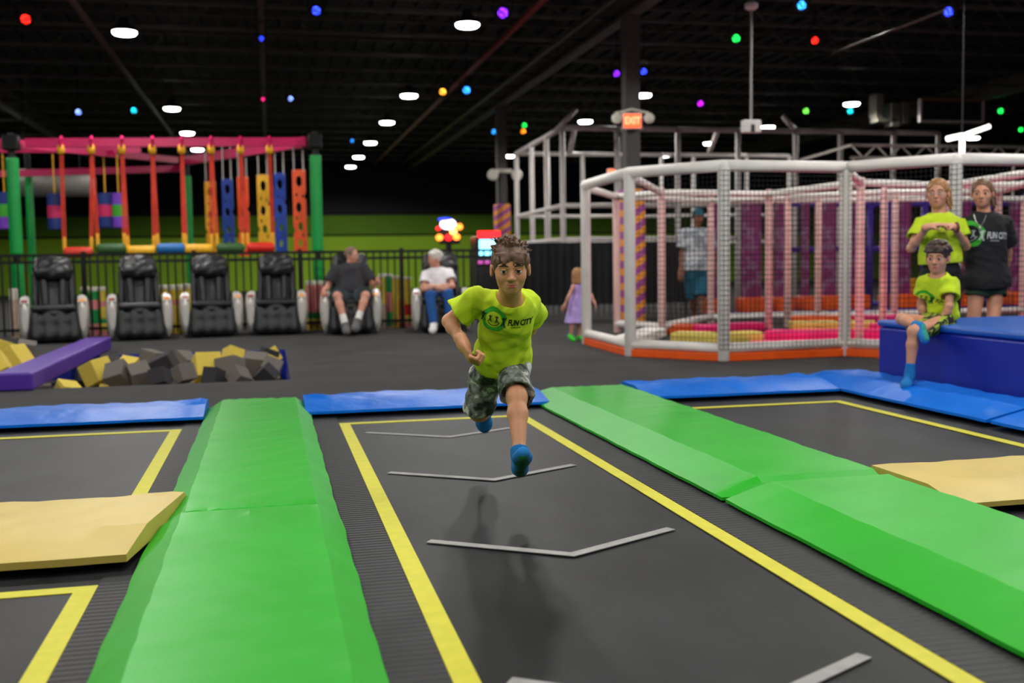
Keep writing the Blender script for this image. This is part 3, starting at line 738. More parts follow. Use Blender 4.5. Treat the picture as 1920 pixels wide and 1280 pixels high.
# perforated climbing boards
def board(px, py0, py1, wpx, Y, col, cn, lab, seed):
    a = AY(px-wpx/2, py0, Y); c = AY(px+wpx/2, py1, Y); w = c[0]-a[0]; hh = a[2]-c[2]
    cu = bpy.data.curves.new('climbing_board', 'CURVE'); cu.dimensions = '2D'; cu.fill_mode = 'BOTH'; cu.extrude = .012
    def loop(pts):
        sp = cu.splines.new('POLY'); sp.points.add(len(pts)-1); sp.use_cyclic_u = True
        for k, q in enumerate(pts): sp.points[k].co = (q[0], q[1], 0, 1)
    r_ = random.Random(seed); out = []
    N = 22
    for k in range(N+1): out.append((-w/2, hh*k/N))
    for k in range(N, -1, -1): out.append((w/2, hh*k/N))
    out = [(x, y) for x, y in out]
    nl, nr = r_.randint(6, 9), r_.randint(12, 15)
    out[nl] = (out[nl][0]+.035, out[nl][1]); out[N+1+N-nr] = (out[N+1+N-nr][0]-.035, out[N+1+N-nr][1])
    loop(out)
    k_ = w/.225
    for (u, v, rr) in ((.5, .86, .062), (.45, .55, .058), (.55, .32, .05), (.5, .12, .045), (.28, .70, .022), (.75, .68, .02), (.28, .42, .022), (.74, .22, .024)):
        loop([(-w/2+w*u+rr*k_*.85*math.cos(t), hh*v+rr*k_*1.5*math.sin(t)) for t in [2*PI*k/18 for k in range(18)]])
    tmp = bpy.data.objects.new('t', cu); me = bpy.data.meshes.new_from_object(tmp); bpy.data.objects.remove(tmp)
    for v in me.vertices: v.co = Vector((v.co.x, v.co.z, v.co.y))
    root = empty('climbing_board', ((a[0]+c[0])/2, Y, c[2]), '%s perforated climbing board %s' % (cn, lab), 'climbing board', 'perforated boards of the rope course', rz=-0.35)
    me.materials.clear(); me.materials.append(mat('board_'+cn.replace(' ', '_'), col, 0.5))
    o = bpy.data.objects.new('panel', me); COL.objects.link(o); o.parent = root
    for sx in (-1, 1):
        t = AY(px, py0-60, Y)[2]-c[2]
        MB().tube([(sx*w*.36, 0, hh-.03), (sx*w*.36, 0, t)], .014, 6).build('rope', white_rope, root)
board(396, 340, 478, 27, 20.4, rgb(232, 160, 20), 'orange yellow', 'at the left end of the boards', 1)
board(428, 335, 474, 27, 19.9, rgb(8, 56, 150), 'dark blue', 'second from the left', 2)
board(457, 331, 480, 27, 19.4, rgb(240, 80, 12), 'orange', 'third from the left', 3)
board(495, 327, 477, 29, 18.9, rgb(236, 178, 28), 'golden', 'fourth from the left', 4)
board(526, 324, 474, 27, 18.4, rgb(14, 62, 168), 'blue', 'fifth from the left', 5)
board(562, 318, 474, 30, 17.42, rgb(240, 84, 14), 'bright orange', 'nearest the right green post', 6)
# hanging punch bags
bag_b = mat('bag_blue', rgb(14, 44, 120), 0.5); bag_p = mat('bag_pink', rgb(206, 30, 96), 0.5); bag_v = mat('bag_violet', rgb(120, 60, 190), 0.5); bag_g = mat('bag_green', rgb(60, 170, 40), 0.5)
for (px, y0, y1, cs, Y, lab) in ((102, 363, 431, (bag_b, bag_p, bag_b), 20.0, 'left of the strap swings'), (197, 362, 428, (bag_b, bag_p, bag_b), 20.0, 'behind the second swing'), (222, 362, 428, (bag_v, bag_g, bag_v), 20.0, 'violet and green, half behind the blue one'),
                                 (8, 360, 430, (bag_b, bag_g, bag_v), 20.0, 'at the left edge behind the green post')):
    a, c = AY(px, y0, Y), AY(px, y1, Y); hh = a[2]-c[2]
    root = empty('punch_bag', (a[0], Y, c[2]), 'banded hanging foam bag, '+lab, 'hanging bag', 'hanging banded bags')
    for k in range(3):
        z0, z1 = hh*(2-k)/3, hh*(3-k)/3; e = .015
        MB().lathe([(.10 if k == 2 else .125, z0), (.125, z0+e), (.125, z1-e), (.10 if k == 0 else .125, z1)], 16).build('band', cs[k], root)
    MB().tube([(0, 0, hh), (0, 0, 3.02-c[2])], .012, 6).build('rope', gold_m, root)
# pale hanging duct box behind the swings
dk = AY(100, 343, 27); root = empty('ventilation_duct', dk, 'pale grey ventilation duct hanging behind the strap swings', 'duct')
MB().lathe([(.3, -.9), (.32, -.88), (.32, .88), (.3, .9)], 18, (0, 0, 0), R=np.array([[0, 0, 1], [0, 1, 0], [-1, 0, 0]])).build('duct_pipe', mat('pale_duct', rgb(150, 146, 140), 0.5, 0.3), root, smooth=True)
for sx in (-.6, .6): MB().tube([(sx, 0, .3), (sx, 0, 5.68-dk[2])], .012, 6).build('hanger', black_paint, root)
# ------------------------------------------------------------ netted cage of white padded posts
net_m = mat('black_net_cord', rgb(20, 19, 20), 0.8)
net_w = mat('pale_net_cord', rgb(150, 120, 118), 0.8)
cg = empty('netted_cage', (5.2, 10.6, 0), 'large white padded-post cage with nets behind the blue box', 'net cage')
CT = 1.90
def Wp(px, py): p = W(px, py); return V(p[0], p[1], 0)
P = [Wp(1100, 645), Wp(1182, 668), Wp(1357, 677), Wp(1583, 667)]
p5 = W(1793, 298, CT); P.append(V(p5[0], p5[1], 0)); P.append(P[4]+V(1.5, 0.1, 0)); P.append(P[5]+V(1.4, 0.6, 0))
B = [Wp(1157, 624), Wp(1241, 630), Wp(1333, 610), Wp(1441, 621), Wp(1476, 613), Wp(1533, 605), Wp(1611, 640), Wp(1655, 618), Wp(1676, 604)]
def post(p, r=0.055, name='post', h=CT):
    o = MB().lathe([(r*.8, 0), (r, .01), (r, h-.02), (r*1.05, h), (r*.8, h+.04), (0.0, h+.05)], 14, p)
    return wpart(o, name, white_pad, cg, smooth=True)
def rail(a, b, z, r=0.055, name='rail'):
    return wpart(MB().tube([V(a[0], a[1], z), V(b[0], b[1], z)], r, 12), name, white_pad, cg, smooth=True)
def base_pad(a, b, m=orange_pad):
    d = b-a; L = np.linalg.norm(d); x = d/L; y = V(-x[1], x[0], 0)
    wpart(MB().box((a+b)/2+V(0, 0, .04), (L-.04, .09, .08), R=np.stack([x, y, V(0, 0, 1)], 1), bev=.008), 'base_pad', m, cg)
    wpart(MB().tube([a+V(0, 0, .13), b+V(0, 0, .13)], .05, 12), 'base_rail', white_pad, cg, smooth=True)
def net(a, b, m=net_m, z0=.12, z1=CT-.05, cell=.047, r=.0026, off=0.0):
    d = b-a; L = np.linalg.norm(d); x = d/L; o_ = V(x[1], -x[0], 0)*off; g = MB()
    nx, nz = int(L/cell), int((z1-z0)/cell)
    for i in range(nx+1):
        p = a+x*L*i/nx+o_; g.tube([p+V(0, 0, z0), p+V(0, 0, z1)], r, 3)
    for j in range(nz+1):
        z = z0+(z1-z0)*j/nz; g.tube([a+o_+V(0, 0, z), b+o_+V(0, 0, z)], r, 3)
    o = wpart(g, 'net', m, cg); tag(o, kind='stuff'); return o
for p in P: post(p, .06)
for i in range(len(P)-1):
    rail(P[i], P[i+1], CT, .058); base_pad(P[i], P[i+1])
    ux = nrm(P[i+1]-P[i])
    if i == 1: net(P[i], P[i+1], off=-.03)
    elif i == 2: net(P[i]-ux*.08, P[i+1]-ux*.07, off=.065)
    elif i == 3: net(P[i]+ux*.06, P[i+1]+ux*.08, off=.065)
    elif i > 3: net(P[i]+ux*.08, P[i+1], off=.03)
# inner frames
pink_bounce_pad = mat('padding_pink_bounce', rgb(240, 200, 194), 0.5, var=0.05, nscale=8)  # pink bounce light from the cage floor put into the padding colour
def post2(p): return wpart(MB().lathe([(.04, 0), (.05, .01), (.05, CT-.02), (.05, CT), (.04, CT+.03)], 12, p), 'post', pink_bounce_pad, cg, smooth=True)
for p in B: post2(p)
order = [(P[0], B[0]), (B[0], B[1]), (P[1], B[1]), (B[1], B[3]), (B[3], B[6]), (B[6], P[3]), (B[0], B[2]), (B[2], B[4]), (B[4], B[7]), (B[2], B[5]), (B[5], B[8])]
for a, b in order: rail(a, b, CT-.03, .045)
R2 = [B[7]+V(1.7, -.1, 0), B[8]+V(2.4, .2, 0), B[6]+V(1.5, .5, 0), B[6]+V(3.2, .2, 0), B[8]+V(4.0, .1, 0)]
for p in R2: post2(p)
for a, b in ((B[6], R2[2]), (B[7], R2[0]), (B[8], R2[1]), (R2[0], P[5]), (R2[2], P[5]), (R2[2], R2[3]), (R2[1], R2[4])): rail(a, b, CT-.03, .045)
for a, b in ((B[0], B[1]), (B[1], B[2]), (B[2], B[5]), (B[5], B[8]), (B[8], R2[1]), (R2[1], R2[4])):
    wpart(MB().tube([a+V(0, 0, .13), b+V(0, 0, .13)], .05, 10), 'base_rail', white_pad, cg, smooth=True)
for a, b in ((B[3], B[6]), (B[1], B[3]), (B[2], B[5]), (B[6], R2[2]), (R2[2], R2[3])): net(a, b, cell=.07)
# pads on the cage floor
pads = [(1254, 628, 1328, 625, 'o'), (1318, 628, 1436, 622, 'p'), (1256, 643, 1345, 645, 'y'), (1345, 645, 1433, 642, 'y'), (1437, 641, 1576, 641, 'p'), (1485, 610, 1600, 608, 'o'), (1485, 621, 1575, 620, 'y'),
        (1592, 640, 1720, 636, 'p'), (1590, 620, 1645, 620, 'y'), (1650, 626, 1780, 622, 'p'), (1800, 622, 1940, 618, 'p'), (1610, 609, 1720, 606, 'p'), (1200, 650, 1250, 632, 'w')]
for (xa, ya, xb, yb, c) in pads:
    a, b = Wp(xa, ya), Wp(xb, yb); d = b-a; L = np.linalg.norm(d); x = d/L; y = V(-x[1], x[0], 0)
    wpart(MB().box((a+b)/2+V(0, 0, .065)+y*.15, (L, .3, .13), R=np.stack([x, y, V(0, 0, 1)], 1), bev=.03), 'floor_pad', {'o': orange_pad, 'p': pink_pad, 'y': yellow_pad, 'w': white_pad}[c], cg)
for (q0, q1, q2, q3) in ((P[2]+V(.1, .15, 0), P[3]+V(-.1, .15, 0), B[7], B[3]), (P[3]+V(.1, .2, 0), P[5], R2[1], B[7])):
    wpart(MB().add([q0+V(0, 0, .03), q1+V(0, 0, .03), q2+V(0, 0, .03), q3+V(0, 0, .03)], [(0, 1, 2, 3)]), 'pink_mat', pink_pad, cg)

# ------------------------------------------------------------ tall grey frame of the play structure
gf = empty('play_frame', (10, 22, 0), 'tall pale grey pipe frame of the climbing structure behind the cage', 'play structure')
GY = 20.3; GYB = 25.2
def gp(px, py, Y): return AY(px, py, Y)
zt_ = gp(1300, 243, GY)[2]
def pipe(a, b, r=.055): return wpart(MB().tube([a, b], r, 8), 'pipe', frame_grey, gf, smooth=True)
xs = [1054, 1157, 1271, 1384, 1492, 1576, 1676, 1760]
top = [V(gp(x, 243, GY)[0], GY, zt_) for x in xs]
for i, t in enumerate(top):
    pipe(V(t[0], GY, 0), t)
    if i: pipe(top[i-1], t)
corner = V(gp(968, 285, GYB)[0], GYB, zt_)
pipe(top[0], corner); pipe(V(corner[0], GYB, 0), corner)
bk = [V(gp(x, 287, GYB)[0], GYB, zt_) for x in (968, 1027, 1092, 1160, 1240, 1300, 1400, 1480)]
for i, t in enumerate(bk):
    pipe(V(t[0], GYB, 0), t, .05)
    if i: pipe(bk[i-1], t, .05)
for f in (.30, .62):
    m_ = top[0]*(1-f)+corner*f; pipe(V(m_[0], m_[1], 0), m_)
for py in (385, 448):
    z = gp(1150, py, GY)[2]
    for i in range(1, len(top)-4): pipe(V(top[i-1][0], GY, z), V(top[i][0], GY, z), .05)
    pipe(V(top[0][0], GY, z), V(corner[0], GYB, z), .05)
    for i in range(1, len(bk)): pipe(V(bk[i-1][0], GYB, z), V(bk[i][0], GYB, z), .045)
pipe(gp(1080, 205, GY), gp(1040, 248, GY), .05); pipe(gp(1078, 235, GY+.5), gp(1068, 290, GY+.5), .05); pipe(gp(1345, 248, GY+.6), gp(1330, 285, GY+1), .05); pipe(gp(1468, 218, GY), gp(1490, 243, GY), .05)
# magenta padded columns and purple bars of the climbing structure
mag = m_ramp_noise('magenta_print', [(0.0, rgb(112, 28, 92)), (0.52, rgb(132, 32, 100)), (0.60, rgb(150, 104, 138)), (0.68, rgb(118, 26, 90)), (1.0, rgb(70, 22, 96))], 4.0, 0.5, 2)
purp = mat('purple_bar', rgb(78, 44, 170), 0.4)
MY = 17.5
for i, (px, w, y0, lab) in enumerate([(1340, 18, 375, 'behind the standing man'), (1408, 34, 365, 'left of the middle cage posts'), (1462, 20, 365, 'right of the middle cage posts'), (1508, 11, 366, 'narrow one in the middle'),
                                      (1552, 26, 362, 'left of the bare white front post'), (1604, 18, 362, 'right of the bare white front post'), (1692, 22, 366, 'left of the neon-shirt girl'), (1800, 30, 366, 'between the two girls'), (1906, 26, 372, 'at the right picture edge')]):
    a = AY(px-w/2, 560, MY); b = AY(px+w/2, 560, MY); r_ = (b[0]-a[0])/2; h_ = AY(px, y0, MY)[2]
    root = empty('padded_pole', ((a[0]+b[0])/2, MY, 0), 'tall magenta patterned padded column %s' % lab, 'padded column', 'magenta columns of the climbing structure')
    MB().box((0, 0, h_/2+.13), (2*r_, .16, h_-.26), bev=.03).build('padding', mag, root)
    MB().box((0, -.04, .19), (2*r_+.12, .42, .26), bev=.03).build('foot_pad', orange_pad, root)
    MB().box((0, 0, .03), (2*r_+.2, .5, .06)).build('plinth', purp, root)
ps_ = empty('soft_play_frame', (11.0, 18.3, 0), 'purple post and bar frame of the soft play area behind the net', 'play structure')
PYY = 18.3
for px in (1632, 1668, 1735, 1855, 1925):
    t = AY(px, 362, PYY); wpart(MB().tube([V(t[0], PYY, 0), t], .065, 10), 'post', purp, ps_, smooth=True)
for py in (383, 468, 573, 588):
    a, b = AY(1480, py, PYY), AY(1960, py-6, PYY); wpart(MB().tube([a, V(b[0], PYY, a[2])], .05, 10), 'bar', purp, ps_, smooth=True)
for (px, py, w, hh, c, nm) in ((1700, 535, 60, 30, 'amber', 'slide_panel'), (1680, 560, 70, 16, 'orange', 'slide_panel'), (1718, 560, 40, 22, 'red', 'slide_panel'), (1890, 552, 60, 16, 'orange', 'slide_panel'), (1860, 565, 90, 12, 'amber', 'slide_panel')):
    c_ = AY(px, py, PYY+.2); u = PYY*1.03/2000
    wpart(MB().box(c_, (w*u, .3, hh*u), bev=.03), nm, mat('panel_'+c, {'amber': rgb(236, 160, 24), 'orange': rgb(238, 88, 20), 'red': rgb(226, 40, 30)}[c], 0.45), ps_)
# silver roof truss over the soft play area
tr = empty('roof_truss', (14, 17, 2.5), 'silver metal truss on top of the soft play area', 'truss')
ty = 18.7; a = AY(1595, 272, ty); b = AY(1960, 268, ty); lo = .24; sil = mat('bright_aluminium', rgb(190, 182, 172), 0.35, 0.7)
for dz in (0, -lo): wpart(MB().tube([a+V(0, 0, dz), V(b[0], ty, a[2]+dz)], .035, 8), 'chord', sil, tr, smooth=True)
n_ = 16
for i in range(n_):
    xa = a[0]+(b[0]-a[0])*i/n_; xb = a[0]+(b[0]-a[0])*(i+1)/n_
    wpart(MB().tube([V(xa, ty, a[2]-(lo if i % 2 else 0)), V(xb, ty, a[2]-(0 if i % 2 else lo))], .018, 6), 'web', sil, tr)
wpart(MB().tube([a, AY(1500, 300, ty)], .035, 8), 'hip_rail', sil, tr)
for px in (1600, 1900):
    t = AY(px, 290, ty); wpart(MB().tube([V(t[0], ty, 0), V(t[0], ty, a[2]-lo)], .03, 8), 'leg', sil, tr)

# ------------------------------------------------------------ columns with striped wraps and exit signs
stripe = m_stripe('orange_purple_stripe', rgb(232, 150, 44), rgb(160, 72, 150), 1.6)
for (X, Y, zw, wcol, lab) in ((5.64, 16.23, 2.12, .115, 'dark steel column with a striped padded foot behind the cage'), (5.64, 25.9, 2.42, .115, 'far dark steel column with a striped padded foot behind the running boy')):
    root = empty('steel_column', (X, Y, 0), lab, 'column')
    MB().box((0, 0, 2.4), (2*wcol, 2*wcol, 4.8)).build('shaft', mat('column_paint', rgb(66, 62, 60), 0.6, var=0.15), root)
    MB().box((0, 0, zw/2), (.36, .36, zw), bev=.04).build('padding', stripe, root)
exit_m = mat('exit_red_glow', rgb(250, 90, 50), 0.5, emit=rgb(255, 84, 44), estr=1.1)
sign_w = mat('sign_white', rgb(205, 200, 188), 0.5)
def text_mesh(body, size, bold=0.0, shear=0.0, sx=1.0):
    cu = bpy.data.curves.new('txt', 'FONT'); cu.body = body; cu.size = size; cu.offset = bold; cu.shear = shear; cu.align_x = 'CENTER'; cu.align_y = 'CENTER'; cu.resolution_u = 3
    tmp = bpy.data.objects.new('t', cu); COL.objects.link(tmp); dg = bpy.context.evaluated_depsgraph_get(); me = bpy.data.meshes.new_from_object(tmp.evaluated_get(dg))
    bpy.data.objects.remove(tmp)
    vs = [(v.co.x*sx, v.co.y) for v in me.vertices]; fs = [tuple(p.vertices) for p in me.polygons]
    return vs, fs
def exit_sign(c, w, h, label, heads, face=True):
    root = empty('exit_sign', c, label, 'exit sign'); root.rotation_euler = (0, 0, -0.2)
    MB().box((0, 0, 0), (w, .06, h), bev=.01).build('housing', sign_w, root)
    MB().box((0, -.032, 0), (w*.84, .01, h*.84)).build('lit_face', exit_m, root)
    vs, fs = text_mesh('EXIT', h*.62, .006, 0, .8)
    MB().add([(x, -.0385, y) for x, y in vs], fs).build('lettering', mat('exit_letter', rgb(255, 150, 110), 0.5, emit=rgb(255, 170, 120), estr=1.0), root)
    if heads:
        for sx in (-1, 1):
            MB().lathe([(.03, -.06), (.07, -.02), (.085, .05), (.07, .06)], 14, (sx*(w/2+.09), -.06, .03), R=np.array([[1, 0, 0], [0, 0, -1], [0, 1, 0]])).build('emergency_head', sign_w, root, smooth=True)
        MB().tube([(-w/2-.1, .02, h/2), (0, .03, h/2+.06), (w/2+.1, .02, h/2)], .02, 6).build('bracket', sign_w, root)
c = AY(1185, 227, 16.0); exit_sign(c, .32, .25, 'lit red EXIT sign with two emergency heads on the dark column', True)
c = AY(1151, 325, 24.9); exit_sign(c, .34, .23, 'small lit red EXIT sign beyond the cage', False)
c = AY(945, 322, 25.7)
root = empty('emergency_light', c, 'white twin-head emergency light on the far striped column', 'emergency light')
MB().box((0, 0, .02), (.4, .1, .1), bev=.02).build('housing', sign_w, root)
for sx in (-1, 1): MB().lathe([(.06, -.08), (.13, -.02), (.14, .06), (.1, .07)], 12, (sx*.3, -.05, -.08), R=np.array([[1, 0, 0], [0, 0, -1], [0, 1, 0]])).build('lamp_head', sign_w, root, smooth=True)
# white box hanging from a long pole
hp = AY(1408, 237, 13.5)
root = empty('hanging_box', hp, 'white box hanging from the ceiling on a long grey pole', 'hanging box')
MB().box((0, 0, 0), (.25, .12, .17), bev=.015).build('box', clear_white, root); MB().box((0, -.062, -.03), (.05, .01, .1)).build('slot', dark_plastic, root)
MB().tube([(0, 0, .08), (0, 0, 1.55)], .017, 8).build('pole', mat('pole_grey', rgb(150, 148, 146), 0.5), root); MB().lathe([(.05, 1.54), (.09, 1.57), (.09, 1.62), (.03, 1.66)], 12).build('ceiling_cap', clear_white, root)
MB().tube([(0, 0, 1.6), (0, 0, 4.95-hp[2])], .01, 6).build('drop_rod', black_paint, root)
# black screened fence behind the toddler
sf = empty('screened_fence', (6.0, 17.6, 0), 'black fabric screened fence behind the little girl', 'fence')
scr = mat('black_screen_fabric', rgb(17, 17, 19), 0.85, var=0.3, nscale=4)
SYY = 17.8; xa, xb = AY(985, 500, SYY)[0], AY(1290, 500, SYY)[0]; zt2 = AY(1050, 457, SYY)[2]; zb2 = AY(1050, 572, SYY)[2]
g = MB(); n_ = 80
for i in range(n_+1):
    x = xa+(xb-xa)*i/n_; y = SYY+.03*math.sin(i*1.7)+.02*math.sin(i*.6); g.v += [(x, y, zb2), (x, y, zt2)]
for i in range(n_): g.f.append((2*i, 2*i+2, 2*i+3, 2*i+1))
wpart(g, 'screen', scr, sf, smooth=True)
for i in range(30):
    x = xa+(xb-xa)*i/29; wpart(MB().box((x, SYY+.08, zb2/2), (.022, .022, zb2)), 'picket', steel_dark, sf)
wpart(MB().tube([(xa, SYY+.06, zt2), (xb, SYY+.06, zt2)], .025, 8), 'top_rail', fence_m, sf)
for i in range(4): wpart(MB().box((xa+(xb-xa)*i/3, SYY+.1, zt2/2), (.05, .05, zt2)), 'post', fence_m, sf)
# arcade signs
nm = {k: mat('neon_'+k, c, 0.5, emit=c, estr=e) for k, c, e in (('white', rgb(255, 236, 250), 2.2), ('blue', rgb(40, 60, 220), 1.6), ('orange', rgb(255, 120, 40), 2.6), ('red', rgb(240, 24, 30), 2.0), ('yellow', rgb(255, 200, 90), 2.4), ('cyan', rgb(120, 220, 255), 2.2))}
AYY = 21.0; c0 = AY(842, 445, AYY)
root = empty('neon_sign', (c0[0], AYY, 0), 'colourful neon arcade sign on a dark post behind the white-haired woman', 'neon sign')
def blob(px, py, w, h, m, name, par=root):
    c = AY(px, py, AYY); u = AYY*1.02/2000
    wpart(MB().lathe([(.3, -.03), (.5, -.02), (.5, .02), (.3, .03)], 16, (0, 0, 0), R=np.array([[w*u, 0, 0], [0, 0, -1], [0, h*u, 0]])).shift(c), name, m, par, smooth=False)
blob(840, 420, 30, 20, nm['white'], 'glowing_oval'); blob(834, 411, 26, 7, nm['blue'], 'blue_arc'); blob(822, 428, 9, 8, nm['red'], 'red_lamp')
for px, py, k in ((824, 445, 'orange'), (841, 445, 'red'), (856, 444, 'orange'), (850, 434, 'yellow'), (861, 425, 'orange')): blob(px, py, 13, 12, nm[k], 'bulb')
wpart(MB().box((c0[0], AYY+.08, c0[2]/2+.2), (.1, .1, c0[2]+.4)), 'post', fence_m, root); wpart(MB().box((c0[0]+.02, AYY+.05, c0[2]+.12), (.42, .06, .5), bev=.03), 'back_board', dark_plastic, root)
q = AY(917, 470, 20.0)
root = empty('arcade_cabinet', (q[0], 20.0, 0), 'lit arcade cabinet with red top and pale screen left of the running boy', 'arcade machine')
MB().box((0, .3, .75), (.5, .6, 1.5), bev=.03).build('cabinet', dark_plastic, root)
MB().box((0, -.01, 1.26), (.38, .03, .34), bev=.01).build('screen', nm['cyan'], root); MB().box((0, -.01, 1.53), (.44, .05, .13), bev=.02).build('marquee', nm['red'], root); MB().box((0, -.06, 1.0), (.46, .18, .06), bev=.02).build('control_shelf', mat('arcade_pink', rgb(200, 80, 170), 0.5, emit=rgb(200, 80, 170), estr=0.5), root)
for i, (px, py, cc, cn) in enumerate([(612, 540, rgb(60, 140, 240), 'blue')]): pass

# ------------------------------------------------------------ party lights under the ceiling
LC = {'blue': rgb(40, 60, 255), 'ice': rgb(120, 150, 255), 'cyan': rgb(20, 190, 220), 'sky': rgb(40, 140, 255), 'violet': rgb(110, 30, 255), 'purple': rgb(170, 20, 230), 'amber': rgb(255, 160, 50), 'orange': rgb(255, 130, 20),
      'green': rgb(20, 210, 70), 'lime': rgb(90, 200, 60), 'red': rgb(255, 30, 20), 'pink': rgb(255, 40, 120)}
pls = [(48, 36, 'red', .11, 'in the upper left corner'), (147, 210, 'ice', .1, 'left above the rope course'), (251, 207, 'cyan', .1, 'above the left rope swings'), (593, 20, 'blue', .1, 'at the top, left of the middle'), (490, 72, 'blue', .06, 'small, below the top left of the middle'),
 (493, 186, 'pink', .06, 'small, above the perforated boards'), (545, 185, 'ice', .08, 'right of the small pink one'), (830, 172, 'amber', .11, 'left of a sky blue one'), (875, 169, 'sky', .12, 'right of an amber one'), (943, 24, 'violet', .12, 'at the top centre'),
 (1156, 138, 'violet', .09, 'left of the dark column'), (1207, 134, 'blue', .09, 'right of the dark column'), (1313, 194, 'purple', .1, 'between the column and the hanging box'), (1380, 72, 'green', .1, 'left of the long grey pole'), (1503, 10, 'sky', .1, 'at the top right of the pole'), (1528, 76, 'red', .09, 'right of the long grey pole'),
 (1778, 22, 'blue', .11, 'at the top right'), (1511, 208, 'lime', .11, 'above the cage, left of a cyan one'), (1594, 208, 'cyan', .11, 'above the cage, right of a lime one'), (1876, 208, 'green', .11, 'at right beside the dark screen'), (926, 247, 'sky', .1, 'above the running boy, lower'), (983, 235, 'green', .1, 'just above an orange one'),
 (981, 246, 'orange', .1, 'just below a green one'), (660, 264, 'sky', .07, 'dim, far back in the middle'), (1914, 243, 'green', .1, 'at the right picture edge')]
for (px, py, c, rr, lab) in pls:
    zz = 4.55 if (px, py) != (981, 246) else 4.42
    p = W(px, py, zz)
    root = empty('party_light', p, '%s stage light hanging from the ceiling, %s' % (c, lab), 'stage light', 'coloured stage lights')
    d = nrm(CAM-p+V(0, 0, -1.0)); x = nrm(np.cross((0, 0, 1), d)); y = np.cross(d, x); R = np.stack([x, y, d], 1)
    k = rr*1.0
    MB().lathe([(k*.7, -.22), (k*1.0, -.18), (k*1.08, .0), (k*1.08, .02), (k*1.0, .02)], 14, R=R).build('can', black_paint, root)
    MB().lathe([(k, .0), (k, .012), (k*.6, .02), (0, .022)], 14, R=R).build('lens', m_led('led_'+c, LC[c], 5.0) if 'led_'+c not in MATS else MATS['led_'+c], root)
    MB().tube([x*k*1.15, x*k*1.15+V(0, 0, .2), V(0, 0, .26), -x*k*1.15+V(0, 0, .2), -x*k*1.15], .012, 6).build('yoke', black_paint, root); MB().tube([V(0, 0, .26), V(0, 0, 5.68-p[2])], .012, 6).build('drop_rod', black_paint, root)
# service pipes under the roof
red_pipe = mat('red_pipe', rgb(130, 44, 36), 0.5); grey_pipe = mat('galvanised_pipe', rgb(110, 104, 98), 0.4, 0.6)
def run(X, y0, y1, z, r, m, label):
    tag(MB().tube([(X, y0, z), (X, y1, z)], r, 8).build('ceiling_pipe', m, smooth=True), label, 'pipe')
Xr = W(950, 70, 4.85)[0]; run(Xr, 8, 42, 4.88, .05, red_pipe, 'red sprinkler pipe running along the ceiling above the boy')
Xg = W(1080, 25, 4.85)[0]; run(Xg+.35, 8, 42, 4.88, .03, grey_pipe, 'thin grey conduit beside the red ceiling pipe')
Xl = W(200, 90, 4.85)[0]; run(Xl, 8, 42, 4.88, .06, mat('dull_brown_pipe', rgb(70, 58, 50), 0.6), 'dull brown pipe on the ceiling at left')
Xl2 = W(490, 60, 4.85)[0]; run(Xl2, 8, 42, 4.88, .05, MATS['dull_brown_pipe'], 'dull brown pipe on the ceiling above the swings')
a, b = D(1560, 100, 15), D(1770, 20, 11)
tag(MB().tube([a, b], .014, 8).build('ceiling_pipe', MATS['dull_brown_pipe'], smooth=True), 'slanting grey conduit at the top right', 'pipe')
# dark projection screen and duct at right
u = 1/2000
q = D(1783, 208, 24); root = empty('projection_screen', q, 'dark rectangular screen in a grey frame hanging at upper right', 'screen')
MB().box((0, 0, 0), (1.55, .06, .46)).build('panel', mat('screen_dark', rgb(30, 26, 26), 0.5), root)
for (cx, cz, w, h) in ((0, .24, 1.62, .05), (0, -.24, 1.62, .05), (-.79, 0, .05, .5), (.79, 0, .05, .5)): MB().box((cx, -.02, cz), (w, .09, h), bev=.01).build('frame_bar', frame_grey if cz <= 0 else mat('frame_copper', rgb(150, 96, 66), 0.5), root)
for sx in (-.7, .7): MB().tube([(sx, 0, .25), (sx, 0, 5.68-q[2])], .012, 6).build('hanger', black_paint, root)
q = D(1672, 212, 25); root = empty('duct_unit', q, 'pale grey ducts left of the dark hanging screen', 'duct')
duct = mat('duct_grey', rgb(128, 124, 112), 0.5, 0.4)
for (dx, dz, w, h) in ((-.4, .15, .22, .55), (.02, -.05, .25, .55), (.28, 0, .2, .5), (-.2, -.18, .55, .1)): MB().box((dx, 0, dz), (w, .3, h), bev=.02).build('duct_section', duct, root)
for sx in (-.4, .28): MB().tube([(sx, 0, .2), (sx, 0, 5.68-q[2])], .012, 6).build('hanger', black_paint, root)
# white T-shaped work light on the cage corner
q = AY(1804, 268, 12.4); root = empty('work_light', q, 'bright white T-shaped tube light above the cage corner', 'light fixture')
tl = mat('tube_white', (0.9, 0.9, 0.85), 0.4, emit=(1, .97, .88), estr=1.6)
MB().tube([(-.22, 0, .05), (.02, 0, .1)], .035, 10).build('tube', tl, root, smooth=True); MB().tube([(.06, 0, .11), (.4, 0, .22)], .03, 10).build('tube', tl, root, smooth=True)
MB().lathe([(.02, -.14), (.035, -.12), (.035, .06), (.02, .09)], 12).build('stem', tl, root, smooth=True); MB().tube([(0, 0, .1), (0, 0, 5.68-q[2])], .012, 6).build('drop_rod', black_paint, root)
